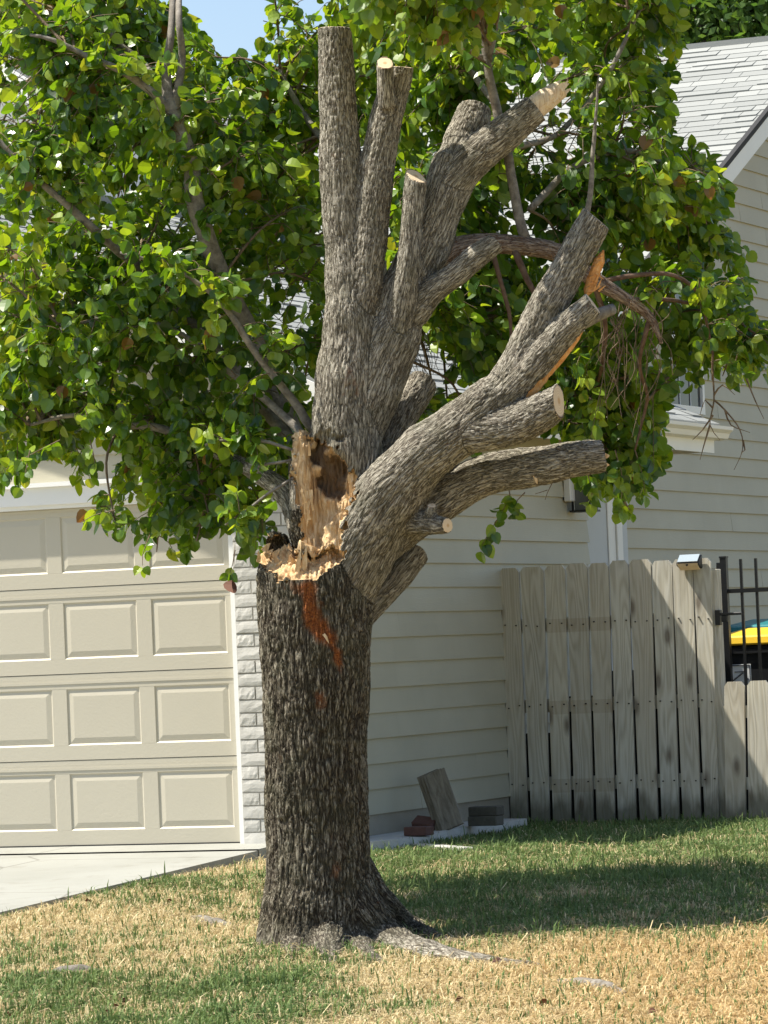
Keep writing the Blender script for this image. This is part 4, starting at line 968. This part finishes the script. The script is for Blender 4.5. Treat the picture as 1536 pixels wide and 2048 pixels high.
# ================================================================== leafy limbs and crown (same tree, growing back from the split)
BR = [  # (points px, py, radius px, depth), material
 ([(600, 1050, 22, .28), (600, 930, 22, .5), (560, 800, 21, .75), (500, 660, 20, .7), (430, 520, 19, .5), (398, 420, 19, .42), (378, 320, 17, .42), (348, 225, 16, .45), (335, 150, 10, .5), (345, 20, 7, .6), (350, -200, 4, 1.4)], 'gray_branch'),
 ([(350, 228, 11, .45), (300, 180, 9, .42), (240, 140, 8, .4), (170, 110, 6, .4), (110, 85, 5, .4), (60, 70, 3, .4)], 'gray_branch'),
 ([(348, 235, 9, .5), (290, 130, 7, 1.4), (230, 80, 5, 1.5), (190, 20, 4, 1.6)], 'gray_branch'),
 ([(352, 215, 9, .45), (365, 120, 8, .5), (355, 30, 7, .5), (365, -80, 5, 1.3)], 'gray_branch'),
 ([(620, 1000, 14, .3), (560, 860, 13, .55), (420, 680, 12, .8), (300, 560, 11, .95), (190, 460, 9, .45), (70, 350, 7, .4), (0, 285, 6, .4), (-80, 220, 4, .4)], 'gray_branch'),
 ([(626, 860, 10, .15), (545, 745, 8, .16), (490, 680, 7, .14), (440, 600, 6, .12), (380, 552, 5, .1), (300, 520, 4, .1), (240, 505, 2.5, .1)], 'gray_branch'),
 ([(620, 880, 9, .15), (520, 790, 8, .35), (430, 720, 7, .5), (350, 660, 5, .6), (250, 640, 4, .7), (120, 650, 3, .7)], 'gray_branch'),
 ([(420, 900, 12, .7), (330, 860, 9, .8), (240, 850, 7, .85), (150, 830, 5, .9), (60, 850, 3, .9)], 'gray_branch'),
 ([(590, 902, 3.5, .0), (540, 882, 3.5, .05), (470, 880, 3, .1), (410, 890, 2.2, .1)], 'gray_branch'),
 ([(585, 920, 3, .0), (540, 925, 3, .02), (510, 935, 2, .05)], 'gray_branch'),
 ([(588, 955, 3, -.02), (540, 985, 3, -.04), (500, 1015, 2.6, -.05), (450, 1050, 2, -.05)], 'gray_branch'),
 ([(1052, 480, 11, .15), (1022, 350, 10, .17), (993, 215, 10, .2), (972, 110, 9, .2), (962, 30, 7, .2), (955, -120, 5, .5)], 'gray_branch'),
 ([(975, 120, 8, .2), (990, 60, 7, .2), (990, -40, 6, .4), (1010, -180, 4, .4)], 'gray_branch'),
 ([(985, 120, 6, .2), (950, 110, 5, .2), (918, 82, 4, .2)], 'gray_branch'),
 ([(1140, 520, 9, .15), (1180, 400, 6, .2), (1186, 300, 4.5, .22), (1196, 200, 2.6, .25), (1198, 150, 1.5, .25)], 'gray_branch'),
 ([(985, 490, 8, .12), (1000, 560, 7, .1), (1015, 620, 6, .1), (1022, 690, 4, .1)], 'red_branch'),
 ([(1030, 500, 11, .13), (1055, 560, 9, .1), (1085, 610, 7, .1), (1130, 700, 5, .35)], 'red_branch'),
 ([(1200, 565, 8, .16), (1280, 552, 7, .18), (1350, 552, 6, .2), (1400, 590, 5, .25), (1418, 680, 4, .45), (1425, 760, 3, .45)], 'red_branch'),
 ([(1300, 635, 8, .18), (1280, 720, 6, .25), (1290, 800, 5, .5), (1270, 900, 3, .5)], 'red_branch'),
 ([(1250, 600, 8, .17), (1330, 600, 6, .3), (1420, 610, 5, .6), (1500, 660, 3, .6), (1560, 700, 2, .6)], 'red_branch'),
 ([(1190, 560, 9, .16), (1210, 680, 7, .3), (1190, 800, 5, .7), (1200, 900, 4, .7)], 'red_branch'),
 ([(1060, 420, 8, .45), (1150, 330, 7, .7), (1260, 300, 6, .9), (1360, 340, 4, 1.0)], 'gray_branch'),
 ([(1010, 300, 7, .3), (1130, 260, 6, .8), (1230, 120, 5, .9), (1280, 20, 3, 1.0)], 'gray_branch'),
 ([(985, 200, 7, .5), (880, 80, 6, .9), (780, 20, 5, 1.2), (700, -80, 4, 1.4)], 'gray_branch'),
 ([(745, 960, 12, .3), (790, 700, 11, .8), (740, 400, 10, 1.2), (620, 250, 8, 1.5), (560, 140, 5, 1.6)], 'gray_branch'),
 ([(780, 720, 9, .8), (880, 640, 8, 1.0), (960, 640, 6, 1.1)], 'gray_branch'),
]
PTS = []; PRD = []
for pts, mt in BR:
    P = np.array([tp(a, b, d) for a, b, r, d in pts]); R = np.array([r * D0 / F for a, b, r, d in pts]) * (.72 if mt == 'red_branch' else 1); P, R = resample(P, R, .05)
    P[1:-1] += (np.stack([vnoise(P[1:-1] * 6, k) for k in (1, 2, 3)], 1) - .5) * .025
    V, fs = tube_np(P, R, 10); me = bpy.data.meshes.new('branch'); me.from_pydata((V - TL).tolist(), [], [tuple(map(int, f)) for f in fs]); me.polygons.foreach_set('use_smooth', [True] * len(me.polygons))
    link('branch', me, tree, None, mt); PTS.append(P); PRD.append(R)
ALLP = np.concatenate(PTS)
LP = [(-90, -220), (340, -220), (365, -60), (372, 20), (410, 75), (470, 85), (530, 100), (600, 160), (655, 210), (660, 420), (650, 700), (615, 830), (592, 960), (560, 1040), (522, 1085), (500, 1128), (440, 1108), (380, 1100), (300, 1108), (270, 1066), (215, 1045), (158, 1044), (225, 965), (246, 930), (235, 880), (165, 860), (208, 965), (150, 965), (125, 885), (62, 905), (52, 975), (10, 978), (-60, 900), (-90, 820)]
TPOLY = [(540, -220), (1420, -220), (1385, -60), (1362, 0), (1352, 115), (1200, 180), (1010, 200), (900, 320), (800, 340), (640, 190), (520, 60), (545, -40)]
RP = [(770, 160), (1000, 165), (1060, 200), (1180, 160), (1335, 110), (1355, 140), (1325, 235), (1340, 300), (1400, 285), (1425, 345), (1452, 372), (1432, 452), (1505, 478), (1490, 560), (1470, 605), (1545, 660), (1545, 738), (1450, 752), (1405, 762), (1345, 752), (1322, 830), (1330, 890), (1300, 960), (1272, 1010), (1245, 1032), (1228, 968), (1188, 975), (1150, 968), (1118, 880), (1086, 890), (1100, 800), (960, 760), (900, 740), (830, 705), (790, 560)]
S1P = [(800, 800), (870, 780), (970, 800), (960, 880), (860, 905), (800, 900)]
NEARTOP = [(430, -380), (1150, -380), (1080, -70), (930, -20), (830, -20), (740, -80), (640, -90), (520, -120)]
HOLES = [[(385, -420), (530, -420), (540, 30), (515, 92), (400, 70)], [(0, 100), (60, 110), (75, 150), (110, 250), (40, 255), (0, 250)], [(1000, 200), (1130, 190), (1190, 330), (1060, 350)], [(820, 680), (905, 680), (900, 775), (830, 770)], [(1230, 190), (1330, 200), (1330, 330), (1250, 330)], [(540, 560), (620, 540), (640, 700), (560, 680)], [(250, 270), (330, 250), (330, 330), (260, 330)]]
HOLEP = [1.0, .85, .85, .92, .55, .5, .4]
def inmask(pp):
    r = np.zeros(len(pp), bool)
    for pl in (LP, TPOLY, RP, S1P, NEARTOP): r |= inpoly(pp, pl)
    return r
rs = np.random.default_rng(21)
# boughs: from the nearest limb to sampled spots in the crown volume
bough_pts = []
SPEC = [(LP, 128, .62, 2.8), (TPOLY, 38, .75, 2.7), (RP, 90, .58, 2.3), (S1P, 8, .6, 1.3), (NEARTOP, 26, -1.3, -.5)]
for pl, n, d0, d1 in SPEC:
    pa = np.array(pl); lo, hi = pa.min(0), pa.max(0); got = []
    tries = 0
    while len(got) < n and tries < 20000:
        tries += 1; c = lo + (hi - lo) * rs.random(2)
        if not inpoly(c[None], pl)[0]: continue
        if any(inpoly(c[None], h)[0] for h in HOLES[:4]): continue
        if got and tries < 8000 and np.min(np.hypot(*(np.array(got)[:, :2] - c).T)) < 48: continue
        dd = d0 + (d1 - d0) * rs.random() ** 1.35; got.append((*c, dd))
    bough_pts += got
twV = []; twF = []; tk = 0; leaves = []
def add_tw(P, R, n=4):
    global tk
    T, N, B = frames(P); a = np.arange(n) * 2 * math.pi / n; V = (P[:, None] + R[:, None, None] * (np.cos(a)[None, :, None] * N[:, None] + np.sin(a)[None, :, None] * B[:, None])).reshape(-1, 3)
    i = np.arange(len(P) - 1)[:, None] * n; j = np.arange(n)[None]; k = (j + 1) % n; q = np.stack([i + j, i + k, i + n + k, i + n + j], -1).reshape(-1, 4); twV.append(V); twF.append(q + tk); tk += len(V)
nearcount = 0
for (px, py, dd) in bough_pts:
    c = tp(px, py, dd); dist = np.linalg.norm(ALLP - c, axis=1); j = int(np.argmin(dist + .25 * rs.random(len(dist)))); a = ALLP[j]
    L = np.linalg.norm(c - a)
    mid = (a + c) / 2 + np.array([rs.normal() * .08 * L, rs.normal() * .08 * L, .10 * L]); end = c + (c - mid) * .25
    P, R = resample(np.array([a, mid, c, end]), np.array([.008, .0065, .0045, .0025]), .05)
    pp = proj(P); ok = inmask(pp); 
    if ok.sum() > 3: P, R = P[:max(4, int(np.where(ok)[0].max()) + 1)], R[:max(4, int(np.where(ok)[0].max()) + 1)]
    add_tw(P, R, 5)
    out = (c - np.array([TB[0], D0 + .6, c[2]])); out[2] = 0; out /= np.linalg.norm(out) + 1e-6
    nt = 15 if L > .3 else 12
    for k in range(nt):
        i0 = int(len(P) * (.35 + .65 * rs.random())) - 1; b = P[max(0, min(i0, len(P) - 1))]
        d = rs.normal(size=3) * np.array([1, .9, .6]) + out * .5 + np.array([0, 0, .05]); d /= np.linalg.norm(d); l = rs.uniform(.16, .36)
        q = np.array([b, b + d * l * .5 + np.array([0, 0, .01]), b + d * l + np.array([0, 0, -l * rs.uniform(.12, .5)])])
        Q, RR = resample(q, np.array([.0032, .0025, .0014]), .035)
        m_ = inmask(proj(Q));
        if not m_.all():
            bad = np.where(~m_)[0].min()
            if bad < 3: continue
            Q, RR = Q[:bad], RR[:bad]
        add_tw(Q, RR, 3)
        T = np.gradient(Q, axis=0); T /= np.linalg.norm(T, axis=1, keepdims=True)
        for i in range(1, len(Q)):
            for _ in range(2 if rs.random() < .75 else 1):
                if rs.random() < .08: continue
                r_ = rs.normal(size=3); tip = T[i] * .5 + r_ * .55 + np.array([0, 0, -.55]); tip /= np.linalg.norm(tip)
                nrm = rs.normal(size=3) * .8 + np.array([-.2, -.1, .6]); nrm -= tip * (nrm @ tip); nrm /= np.linalg.norm(nrm)
                leaves.append((Q[i] + r_ * .004, tip, nrm, .036 + .046 * rs.random() ** .8))
def shoots(pts, n, ln=.2, nl=9):
    P, R = resample(np.array([tp(*p) for p in pts]), np.full(len(pts), .01), .04)
    for k in range(n):
        b = P[rs.integers(0, len(P))]; d = rs.normal(size=3) * np.array([1, .6, .8]) + np.array([-.3, -.35, .15]); d /= np.linalg.norm(d); l = ln * rs.uniform(.5, 1.3)
        Q, RR = resample(np.array([b, b + d * l * .5 + np.array([0, 0, .015]), b + d * l - np.array([0, 0, .25 * l])]), np.array([.003, .0024, .0013]), .03)
        if not inmask(proj(Q)).all(): continue
        add_tw(Q, RR, 3)
        for _ in range(nl):
            i = rs.integers(1, len(Q)); r_ = rs.normal(size=3); tip = d * .3 + r_ * .55 + np.array([0, 0, -.55]); tip /= np.linalg.norm(tip); nrm = rs.normal(size=3) * .7 + np.array([-.3, -.2, .6]); nrm -= tip * (nrm @ tip); nrm /= np.linalg.norm(nrm)
            leaves.append((Q[i], tip, nrm, rs.uniform(.05, .074)))
shoots([(545, 745, .16), (440, 600, .12), (300, 520, .1), (240, 505, .1)], 26)
shoots([(520, 790, .35), (430, 720, .4), (250, 640, .4), (120, 650, .4)], 24); shoots([(190, 460, .42), (70, 350, .38), (0, 285, .38)], 16)
shoots([(540, 882, .05), (470, 880, .1), (410, 890, .1)], 9, .14); shoots([(540, 985, -.04), (450, 1050, -.05)], 6, .12); shoots([(330, 860, .6), (150, 830, .6)], 14)
shoots([(600, 930, .4), (560, 800, .5), (500, 660, .5)], 22); shoots([(430, 520, .45), (378, 320, .4), (348, 225, .42)], 20); shoots([(300, 180, .42), (110, 85, .4)], 10); shoots([(1280, 552, .2), (1400, 590, .25), (1425, 760, .4)], 9); shoots([(1022, 350, .2), (993, 215, .22), (972, 110, .2)], 6, .14, 6)
# hanging sprigs that show alone against the walls
def sprig(pxs, n, size=.06, dd=.3, leafy=True, r0=.003):
    P, R = resample(np.array([tp(a, b, dd) for a, b in pxs]), np.linspace(r0, .0012, len(pxs)), .03); add_tw(P, R, 4)
    if not leafy: return
    for k in range(n):
        i = rs.integers(1, len(P)); r_ = rs.normal(size=3); tip = r_ * .5 + np.array([0, 0, -.8]); tip /= np.linalg.norm(tip); nrm = rs.normal(size=3) * .5 + np.array([0, -.9, .2]); nrm -= tip * (nrm @ tip); nrm /= np.linalg.norm(nrm)
        leaves.append((P[i], tip, nrm, rs.uniform(.85, 1.1) * size))
sprig([(1010, 960), (1020, 990), (1000, 1030), (975, 1070), (962, 1095)], 17, .062, .1)
sprig([(1050, 985), (1035, 1000), (1030, 1020)], 4, .06, .1)
sprig([(1230, 900), (1245, 960), (1240, 1020)], 16, .062, .5); sprig([(1170, 930), (1185, 985), (1180, 1000)], 13, .062, .4); sprig([(1270, 900), (1285, 950), (1290, 985)], 10, .06, .5)
sprig([(230, 1020), (190, 1030), (160, 1046)], 6, .055, .1); sprig([(300, 1070), (285, 1110), (285, 1130)], 6, .05, .3); sprig([(470, 1100), (465, 1130), (460, 1145)], 5, .055, .3)
sprig([(120, 880), (60, 910), (10, 940)], 22, .06, .5); sprig([(180, 880), (190, 930), (180, 950)], 10, .06, .5); sprig([(60, 900), (50, 950), (45, 970)], 10, .055, .4)
# bare twigs at the right
for pth in ([(1425, 740), (1428, 800), (1420, 850), (1440, 880)], [(1428, 800), (1450, 820), (1480, 860), (1485, 900), (1468, 940)], [(1426, 830), (1405, 860), (1385, 880)], [(1450, 820), (1462, 850), (1500, 865)], [(1420, 850), (1408, 890), (1400, 920)], [(1486, 880), (1490, 900), (1484, 905)], [(1490, 750), (1510, 800), (1528, 838)], [(1428, 790), (1445, 770), (1470, 790)], [(1425, 815), (1410, 800), (1400, 830)]):
    sprig(pth, 0, 0, .45, False, .0052)
for pth in ([(1105, 965), (1095, 985), (1090, 1000)], [(1095, 980), (1080, 985), (1070, 988)]): sprig(pth, 0, 0, .1, False, .002)
for k in range(34):
    a, b = rs.uniform(1190, 1320), rs.uniform(570, 720); sprig([(a, b), (a + rs.uniform(-30, 40), b + 50), (a + rs.uniform(-45, 45), b + rs.uniform(90, 190))], 0, 0, rs.uniform(.12, .45), False, .0032)
# hair-fine fan of twigs in front of the pale roof
for k in range(16):
    a, b = rs.uniform(800, 870), rs.uniform(640, 690); sprig([(a, b), (a + rs.uniform(-15, 35), b + 50), (a + rs.uniform(-20, 60), b + rs.uniform(80, 120))], 0, 0, .9, False, .0018)
# leaves of a nearer low bough at the top edge
for k in range(9):
    a, b = rs.uniform(700, 940), rs.uniform(-60, 50); sprig([(a, b - 60), (a + rs.uniform(-20, 20), b), (a + rs.uniform(-30, 30), b + 60)], 12, .074, -.6, True)
LB = np.array([l[0] for l in leaves]); LT = np.array([l[1] for l in leaves]); LN = np.array([l[2] for l in leaves]); LSZ = np.array([l[3] for l in leaves])
lp = proj(LB + LT * LSZ[:, None] * .6); keep = np.ones(len(LB), bool)
for h, pb_ in zip(HOLES, HOLEP): keep &= ~(inpoly(lp, h) & (rs.random(len(LB)) < pb_))
LB, LT, LN, LSZ, lp = LB[keep], LT[keep], LN[keep], LSZ[keep], lp[keep]
tint = np.clip(rs.normal(.52, .26, len(LB)) + (fbm(LB * 2.2, 91, 2) - .5) * .8, 0, .93); tint = np.where(rs.random(len(LB)) < .0018, 1.0, tint)
# leaf template: petiole, heart-ovate blade folded on its midrib, drooping tip; x across, y along, z normal
def leaf_template(curl, fold):
    ys = [.0, .10, .30, .58, .82, 1.0]; ws = [.0, .31, .45, .42, .25, .0]; V = []; Fq = []
    stem = .30
    V += [(-.012, 0, 0), (.012, 0, 0), (.0, stem, -.04)]
    base = len(V)
    for y, w_ in zip(ys, ws):
        z = -curl * y * y; yy = stem + y
        V += [(-w_, yy, z + fold * w_), (0, yy, z), (w_, yy, z + fold * w_)]
    tri = [(0, 1, 2)]; quad = []
    for i in range(len(ys) - 1):
        k = base + i * 3
        if i == 0: tri += [(k + 1, k + 4, k + 3), (k + 1, k + 5, k + 4)]
        elif i == len(ys) - 2: tri += [(k, k + 1, k + 4), (k + 1, k + 2, k + 4)]
        else: quad += [(k, k + 1, k + 4, k + 3), (k + 1, k + 2, k + 5, k + 4)]
    return np.array(V), np.array(tri), np.array(quad)
TEMPL = [leaf_template(c, f) for c, f in ((.10, .25), (.28, .45), (-.08, .15), (.4, .3))]
# the 300 leaves that show largest: nearest in their small cell of the view and most square to the camera
D = LB[:, 1]; face = np.abs(LN[:, 1]) * LSZ; infr = (lp[:, 0] > 8) & (lp[:, 0] < 1528) & (lp[:, 1] > 8) & (lp[:, 1] < 1180)
cellid = (lp[:, 0] // 15).astype(int) * 1000 + (lp[:, 1] // 15).astype(int); first = np.zeros(len(LB), bool); seen = set()
for i in np.argsort(D):
    if infr[i] and cellid[i] not in seen: seen.add(cellid[i]); first[i] = True
behind = inpoly(lp, [(600, 0), (800, 0), (1000, 180), (1130, 160), (1240, 420), (1200, 700), (1140, 880), (1220, 900), (1200, 960), (760, 1200), (520, 1180), (600, 860), (650, 500)]) & (D > D0 - .3)
cand = np.where(first & ~behind)[0]; sel = cand[np.argsort(-face[cand])[:300]]; sm = np.zeros(len(LB), bool); sm[sel] = True
var = rs.integers(0, len(TEMPL), len(LB))
lmesh = {}
for i in sel:
    tq = round(float(tint[i]) * 6) / 6; key = (int(var[i]), tq)
    if key not in lmesh:
        V, t3, q4 = TEMPL[key[0]]; lmesh[key] = np_mesh('leaf', V, [t3, q4], 'pear_leaf', False, {'tint': np.full(len(V), tq)})
    o = link('leaf', lmesh[key], tree); x = np.cross(LT[i], LN[i]); M = Matrix(np.stack([x, LT[i], LN[i]], 1).tolist()).to_4x4() @ Matrix.Scale(float(LSZ[i]), 4); M.translation = Vector(LB[i] - TL); o.matrix_local = M
V_ = []; T_ = []; Q_ = []; A_ = []; k = 0
for v in range(len(TEMPL)):
    ii = np.where((var == v) & ~sm)[0]; V, t3, q4 = TEMPL[v]
    X = np.cross(LT[ii], LN[ii]); W_ = (LB[ii] - TL)[:, None] + LSZ[ii][:, None, None] * (V[None, :, :1] * X[:, None] + V[None, :, 1:2] * LT[ii][:, None] + V[None, :, 2:] * LN[ii][:, None])
    off = k + np.arange(len(ii))[:, None, None] * len(V); V_.append(W_.reshape(-1, 3)); T_.append((t3[None] + off).reshape(-1, 3)); Q_.append((q4[None] + off).reshape(-1, 4)); A_.append(np.repeat(tint[ii], len(V))); k += len(ii) * len(V)
o = link('crown', np_mesh('crown', np.concatenate(V_), [np.concatenate(T_), np.concatenate(Q_)], 'pear_leaf', False, {'tint': np.concatenate(A_)}), tree); o['kind'] = 'stuff'
o = link('twigs', np_mesh('twigs', np.concatenate(twV) - TL, [np.concatenate([f for f in twF if f.shape[1] == 4])], 'twig_bark', True), tree); o['kind'] = 'stuff'
print('leaves', len(LB), 'time', time.time() - T00)

# ================================================================== trees beyond the house
def far_tree(px, py, d, rx, rz, n, label):
    c = atd(px, py, d); g0 = -.1; t = thing('background_tree', label, 'tree', (c[0], c[1], g0), group=None)
    mb = MB(); P, R = resample(np.array([(0, 0, 0), (.1, 0, (c[2] - g0) * .5), (0, .1, c[2] - g0)]), np.array([.28, .22, .08]), .4); mb.tube(P, R, 12)
    for k in range(7):
        a = k * .9; mb.tube([(0, 0, (c[2] - g0) * .6), (rx * .4 * math.cos(a), rx * .4 * math.sin(a), c[2] - g0), (rx * .75 * math.cos(a), rx * .75 * math.sin(a), c[2] - g0 + rz * .3)], [.1, .06, .02], 6)
    mb.build('trunk', 'gray_branch', t)
    r2 = np.random.default_rng(int(px) + 5); cl = r2.normal(size=(int(n / 55), 3)); cl /= np.linalg.norm(cl, axis=1, keepdims=True); cl *= (r2.random((len(cl), 1)) ** .4); cl *= np.array([rx, rx, rz])
    B = np.repeat(cl, 55, 0); B = B + r2.normal(size=B.shape) * .28 + np.array([0, 0, c[2] - g0]); m = len(B)
    a = r2.normal(size=(m, 3)); a /= np.linalg.norm(a, axis=1, keepdims=True); b = np.cross(a, r2.normal(size=(m, 3))); b /= np.linalg.norm(b, axis=1, keepdims=True); s = r2.uniform(.05, .09, (m, 1))
    V = np.stack([B - a * s, B + b * s * .5, B + a * s, B - b * s * .5], 1).reshape(-1, 3); f = np.arange(m * 4).reshape(-1, 4)
    o = link('crown', np_mesh('crown', V, f, 'far_leaf', False, {'tint': np.repeat(r2.random(m), 4)}), t); o['kind'] = 'stuff'
far_tree(1480, -40, 46, 1.7, 1.5, 22000, 'bright green leafy tree rising behind the main roof ridge')
far_tree(1120, -60, 50, 1.9, 1.4, 16000, 'darker leafy tree behind the roof, half hidden by the pear crown')

# ================================================================== grass, weeds, fallen leaves
def make_grass():
    r = np.random.default_rng(3); n = 430000
    x = r.uniform(-2.6, 3.4, n); y = 14.8 + (27.3 - 14.8) * r.random(n) ** 1.25; lx, ly = loc(x, y)
    pp = proj(np.stack([x, y, gz(x, y)], 1)); vis = (pp[:, 0] > -120) & (pp[:, 0] < 1660) & (pp[:, 1] < 2140)
    ok = vis & (lx > DEX + .012 + .03 * noise2(x, y, 9, 2)) & ~((lx < .02) & (ly > -.08)) & (ly < 4.2)
    pad = [loc(*p_) for p_ in []]
    on_pad = (lx < .34) & (ly > .1) & (ly < 2.62); ok &= ~on_pad
    rt = np.hypot(x - TB[0], (y - D0)); ok &= rt > .27
    ok &= ~((ly > FY - .03) & (ly < FY + .03) & (lx > 0) & (lx < 1.6))
    straw = straw_at(x, y); dens = .55 + .45 * noise2(x, y, 5, 77); ok &= r.random(n) < np.clip(dens + .25 - .25 * straw, 0, 1)
    x, y, straw = x[ok], y[ok], straw[ok]; n = len(x); z = lawn_z(x, y) - .004
    isS = r.random(n) < np.clip(straw * 1.25 - .12, .04, .94)
    tuft = sstep(.52, .72, noise2(x, y, 2.6, 41)) * (1 - straw)
    h = np.where(isS, r.uniform(.015, .05, n), r.uniform(.025, .065, n)) * (1 + .9 * tuft * r.random(n)); h *= np.where(r.random(n) < .05, r.uniform(1.3, 2.2, n), 1)
    w = np.where(isS, .0027, .0038) * r.uniform(.7, 1.3, n)
    a = r.uniform(0, 6.283, n); lean = np.where(isS, r.uniform(.8, 3.2, n), r.uniform(.15, 1.0, n)); dx, dy = np.cos(a), np.sin(a); sx, sy = -dy, dx
    B = np.stack([x, y, z], 1); S = np.stack([sx * w, sy * w, 0 * w], 1); Dv = np.stack([dx, dy, 0 * dx], 1)
    M = B + Dv * (h * lean * .3)[:, None] + np.array([0, 0, 1.]) * (h * .62)[:, None]; E = B + Dv * (h * lean)[:, None] + np.array([0, 0, 1.]) * (h / (1 + .35 * lean))[:, None]
    V = np.stack([B - S, B + S, M - S * .8, M + S * .8, E], 1).reshape(-1, 3); k = np.arange(n)[:, None] * 5
    q = np.concatenate([k, k + 1, k + 3, k + 2], 1); t = np.concatenate([k + 2, k + 3, k + 4], 1)
    u = r.random((n, 1)); hue = noise2(x, y, 1.7, 61)[:, None]
    g = np.array([.09, .15, .04]) * (1 - u) + np.array([.24, .31, .10]) * u; g = g * (1 - .4 * hue) + np.array([.08, .17, .06]) * .4 * hue
    s = np.array([.46, .35, .17]) * (1 - u) + np.array([.78, .68, .42]) * u
    s = s * (1 - (sstep(-.1, 1.2, x + (hue[:, 0] - .5)) * sstep(18.8, 17.6, y + (hue[:, 0] - .5)))[:, None] * np.array([-.04, .07, .18]))
    c = np.where(isS[:, None], s, g) * r.uniform(.75, 1.12, (n, 1))
    o = link('grass', np_mesh('grass', V, [q, t], 'grass_blade', False, {'tint': np.repeat(c, 5, 0)})); tag(o, 'short dry grass with green tufts covering the lawn', 'grass', kind='stuff'); print('blades', n)
make_grass()
def ground_leaf(px, py, s, label):
    p = ground_hit(px, py); p[2] = float(lawn_z(p[0], p[1])[0]) + .022
    V, t3, q4 = leaf_template(.7, .6); V = V.copy(); V[:, 1] -= .5
    o = link('fallen_leaf', np_mesh('fallen_leaf', V * s, [t3, q4], 'dead_leaf', False, {'tint': np.full(len(V), random.random())}), None, p); o.rotation_euler = (random.uniform(-.5, .5), random.uniform(-.4, .4), random.uniform(0, 6.28)); tag(o, label, 'leaf', 'fallen leaves on the lawn')
for (px, py) in ((240, 2022), (255, 2010), (220, 2032), (88, 2034), (458, 2036), (520, 2040), (292, 1986), (305, 1778), (180, 1812), (922, 2006), (1095, 2012), (420, 2044), (15, 2042), (345, 1810), (478, 1925), (1000, 1930), (745, 2030), (640, 1990), (1310, 2030)):
    ground_leaf(px, py, random.uniform(.035, .055), 'curled dark brown dead leaf on the grass near the driveway' if py < 1900 and px < 400 else 'curled dark brown dead leaf on the dry grass in front of the trunk' if px < 700 else 'curled dark brown dead leaf on the burnt grass beyond the roots')
# weed by the ledge
wp = place(838, 1672, top_z - .05)
weed = thing('weed', 'small dark green weed growing at the foot of the ledge', 'plant', wp)
mb = MB(); mb.tube([(0, 0, -.05), (.01, 0, .05), (.0, 0, .11)], [.003, .003, .002], 6); mb.build('stem', 'far_leaf', weed)
for k in range(8):
    V, t3, q4 = TEMPL[k % 4]; o = link('leaf', np_mesh('leaf', V * .055, [t3, q4], 'far_leaf', False, {'tint': np.full(len(V), .1)}), weed, (0, 0, .03 + .011 * k)); o.rotation_euler = (random.uniform(.1, .7), 0, k * 2.4)
# dead leaf dangling from the crown
dl = tp(466, 1172, .1); V, t3, q4 = leaf_template(.9, .9); o = link('dead_leaf', np_mesh('dead_leaf', V * .075, [t3, q4], 'dead_leaf', False, {'tint': np.full(len(V), .6)}), tree, dl + np.array([0, 0, .05]) - TL); o.rotation_euler = (-1.7, .2, .3)
mb = MB(); mb.tube([tp(470, 1090, .1) - TL, tp(468, 1130, .1) - TL, dl + np.array([0, 0, .06]) - TL], [.0015, .0012, .001], 4); mb.build('twig', 'twig_bark', tree)
print('time', time.time() - T00, 'polys', sum(len(m.polygons) for m in bpy.data.meshes))
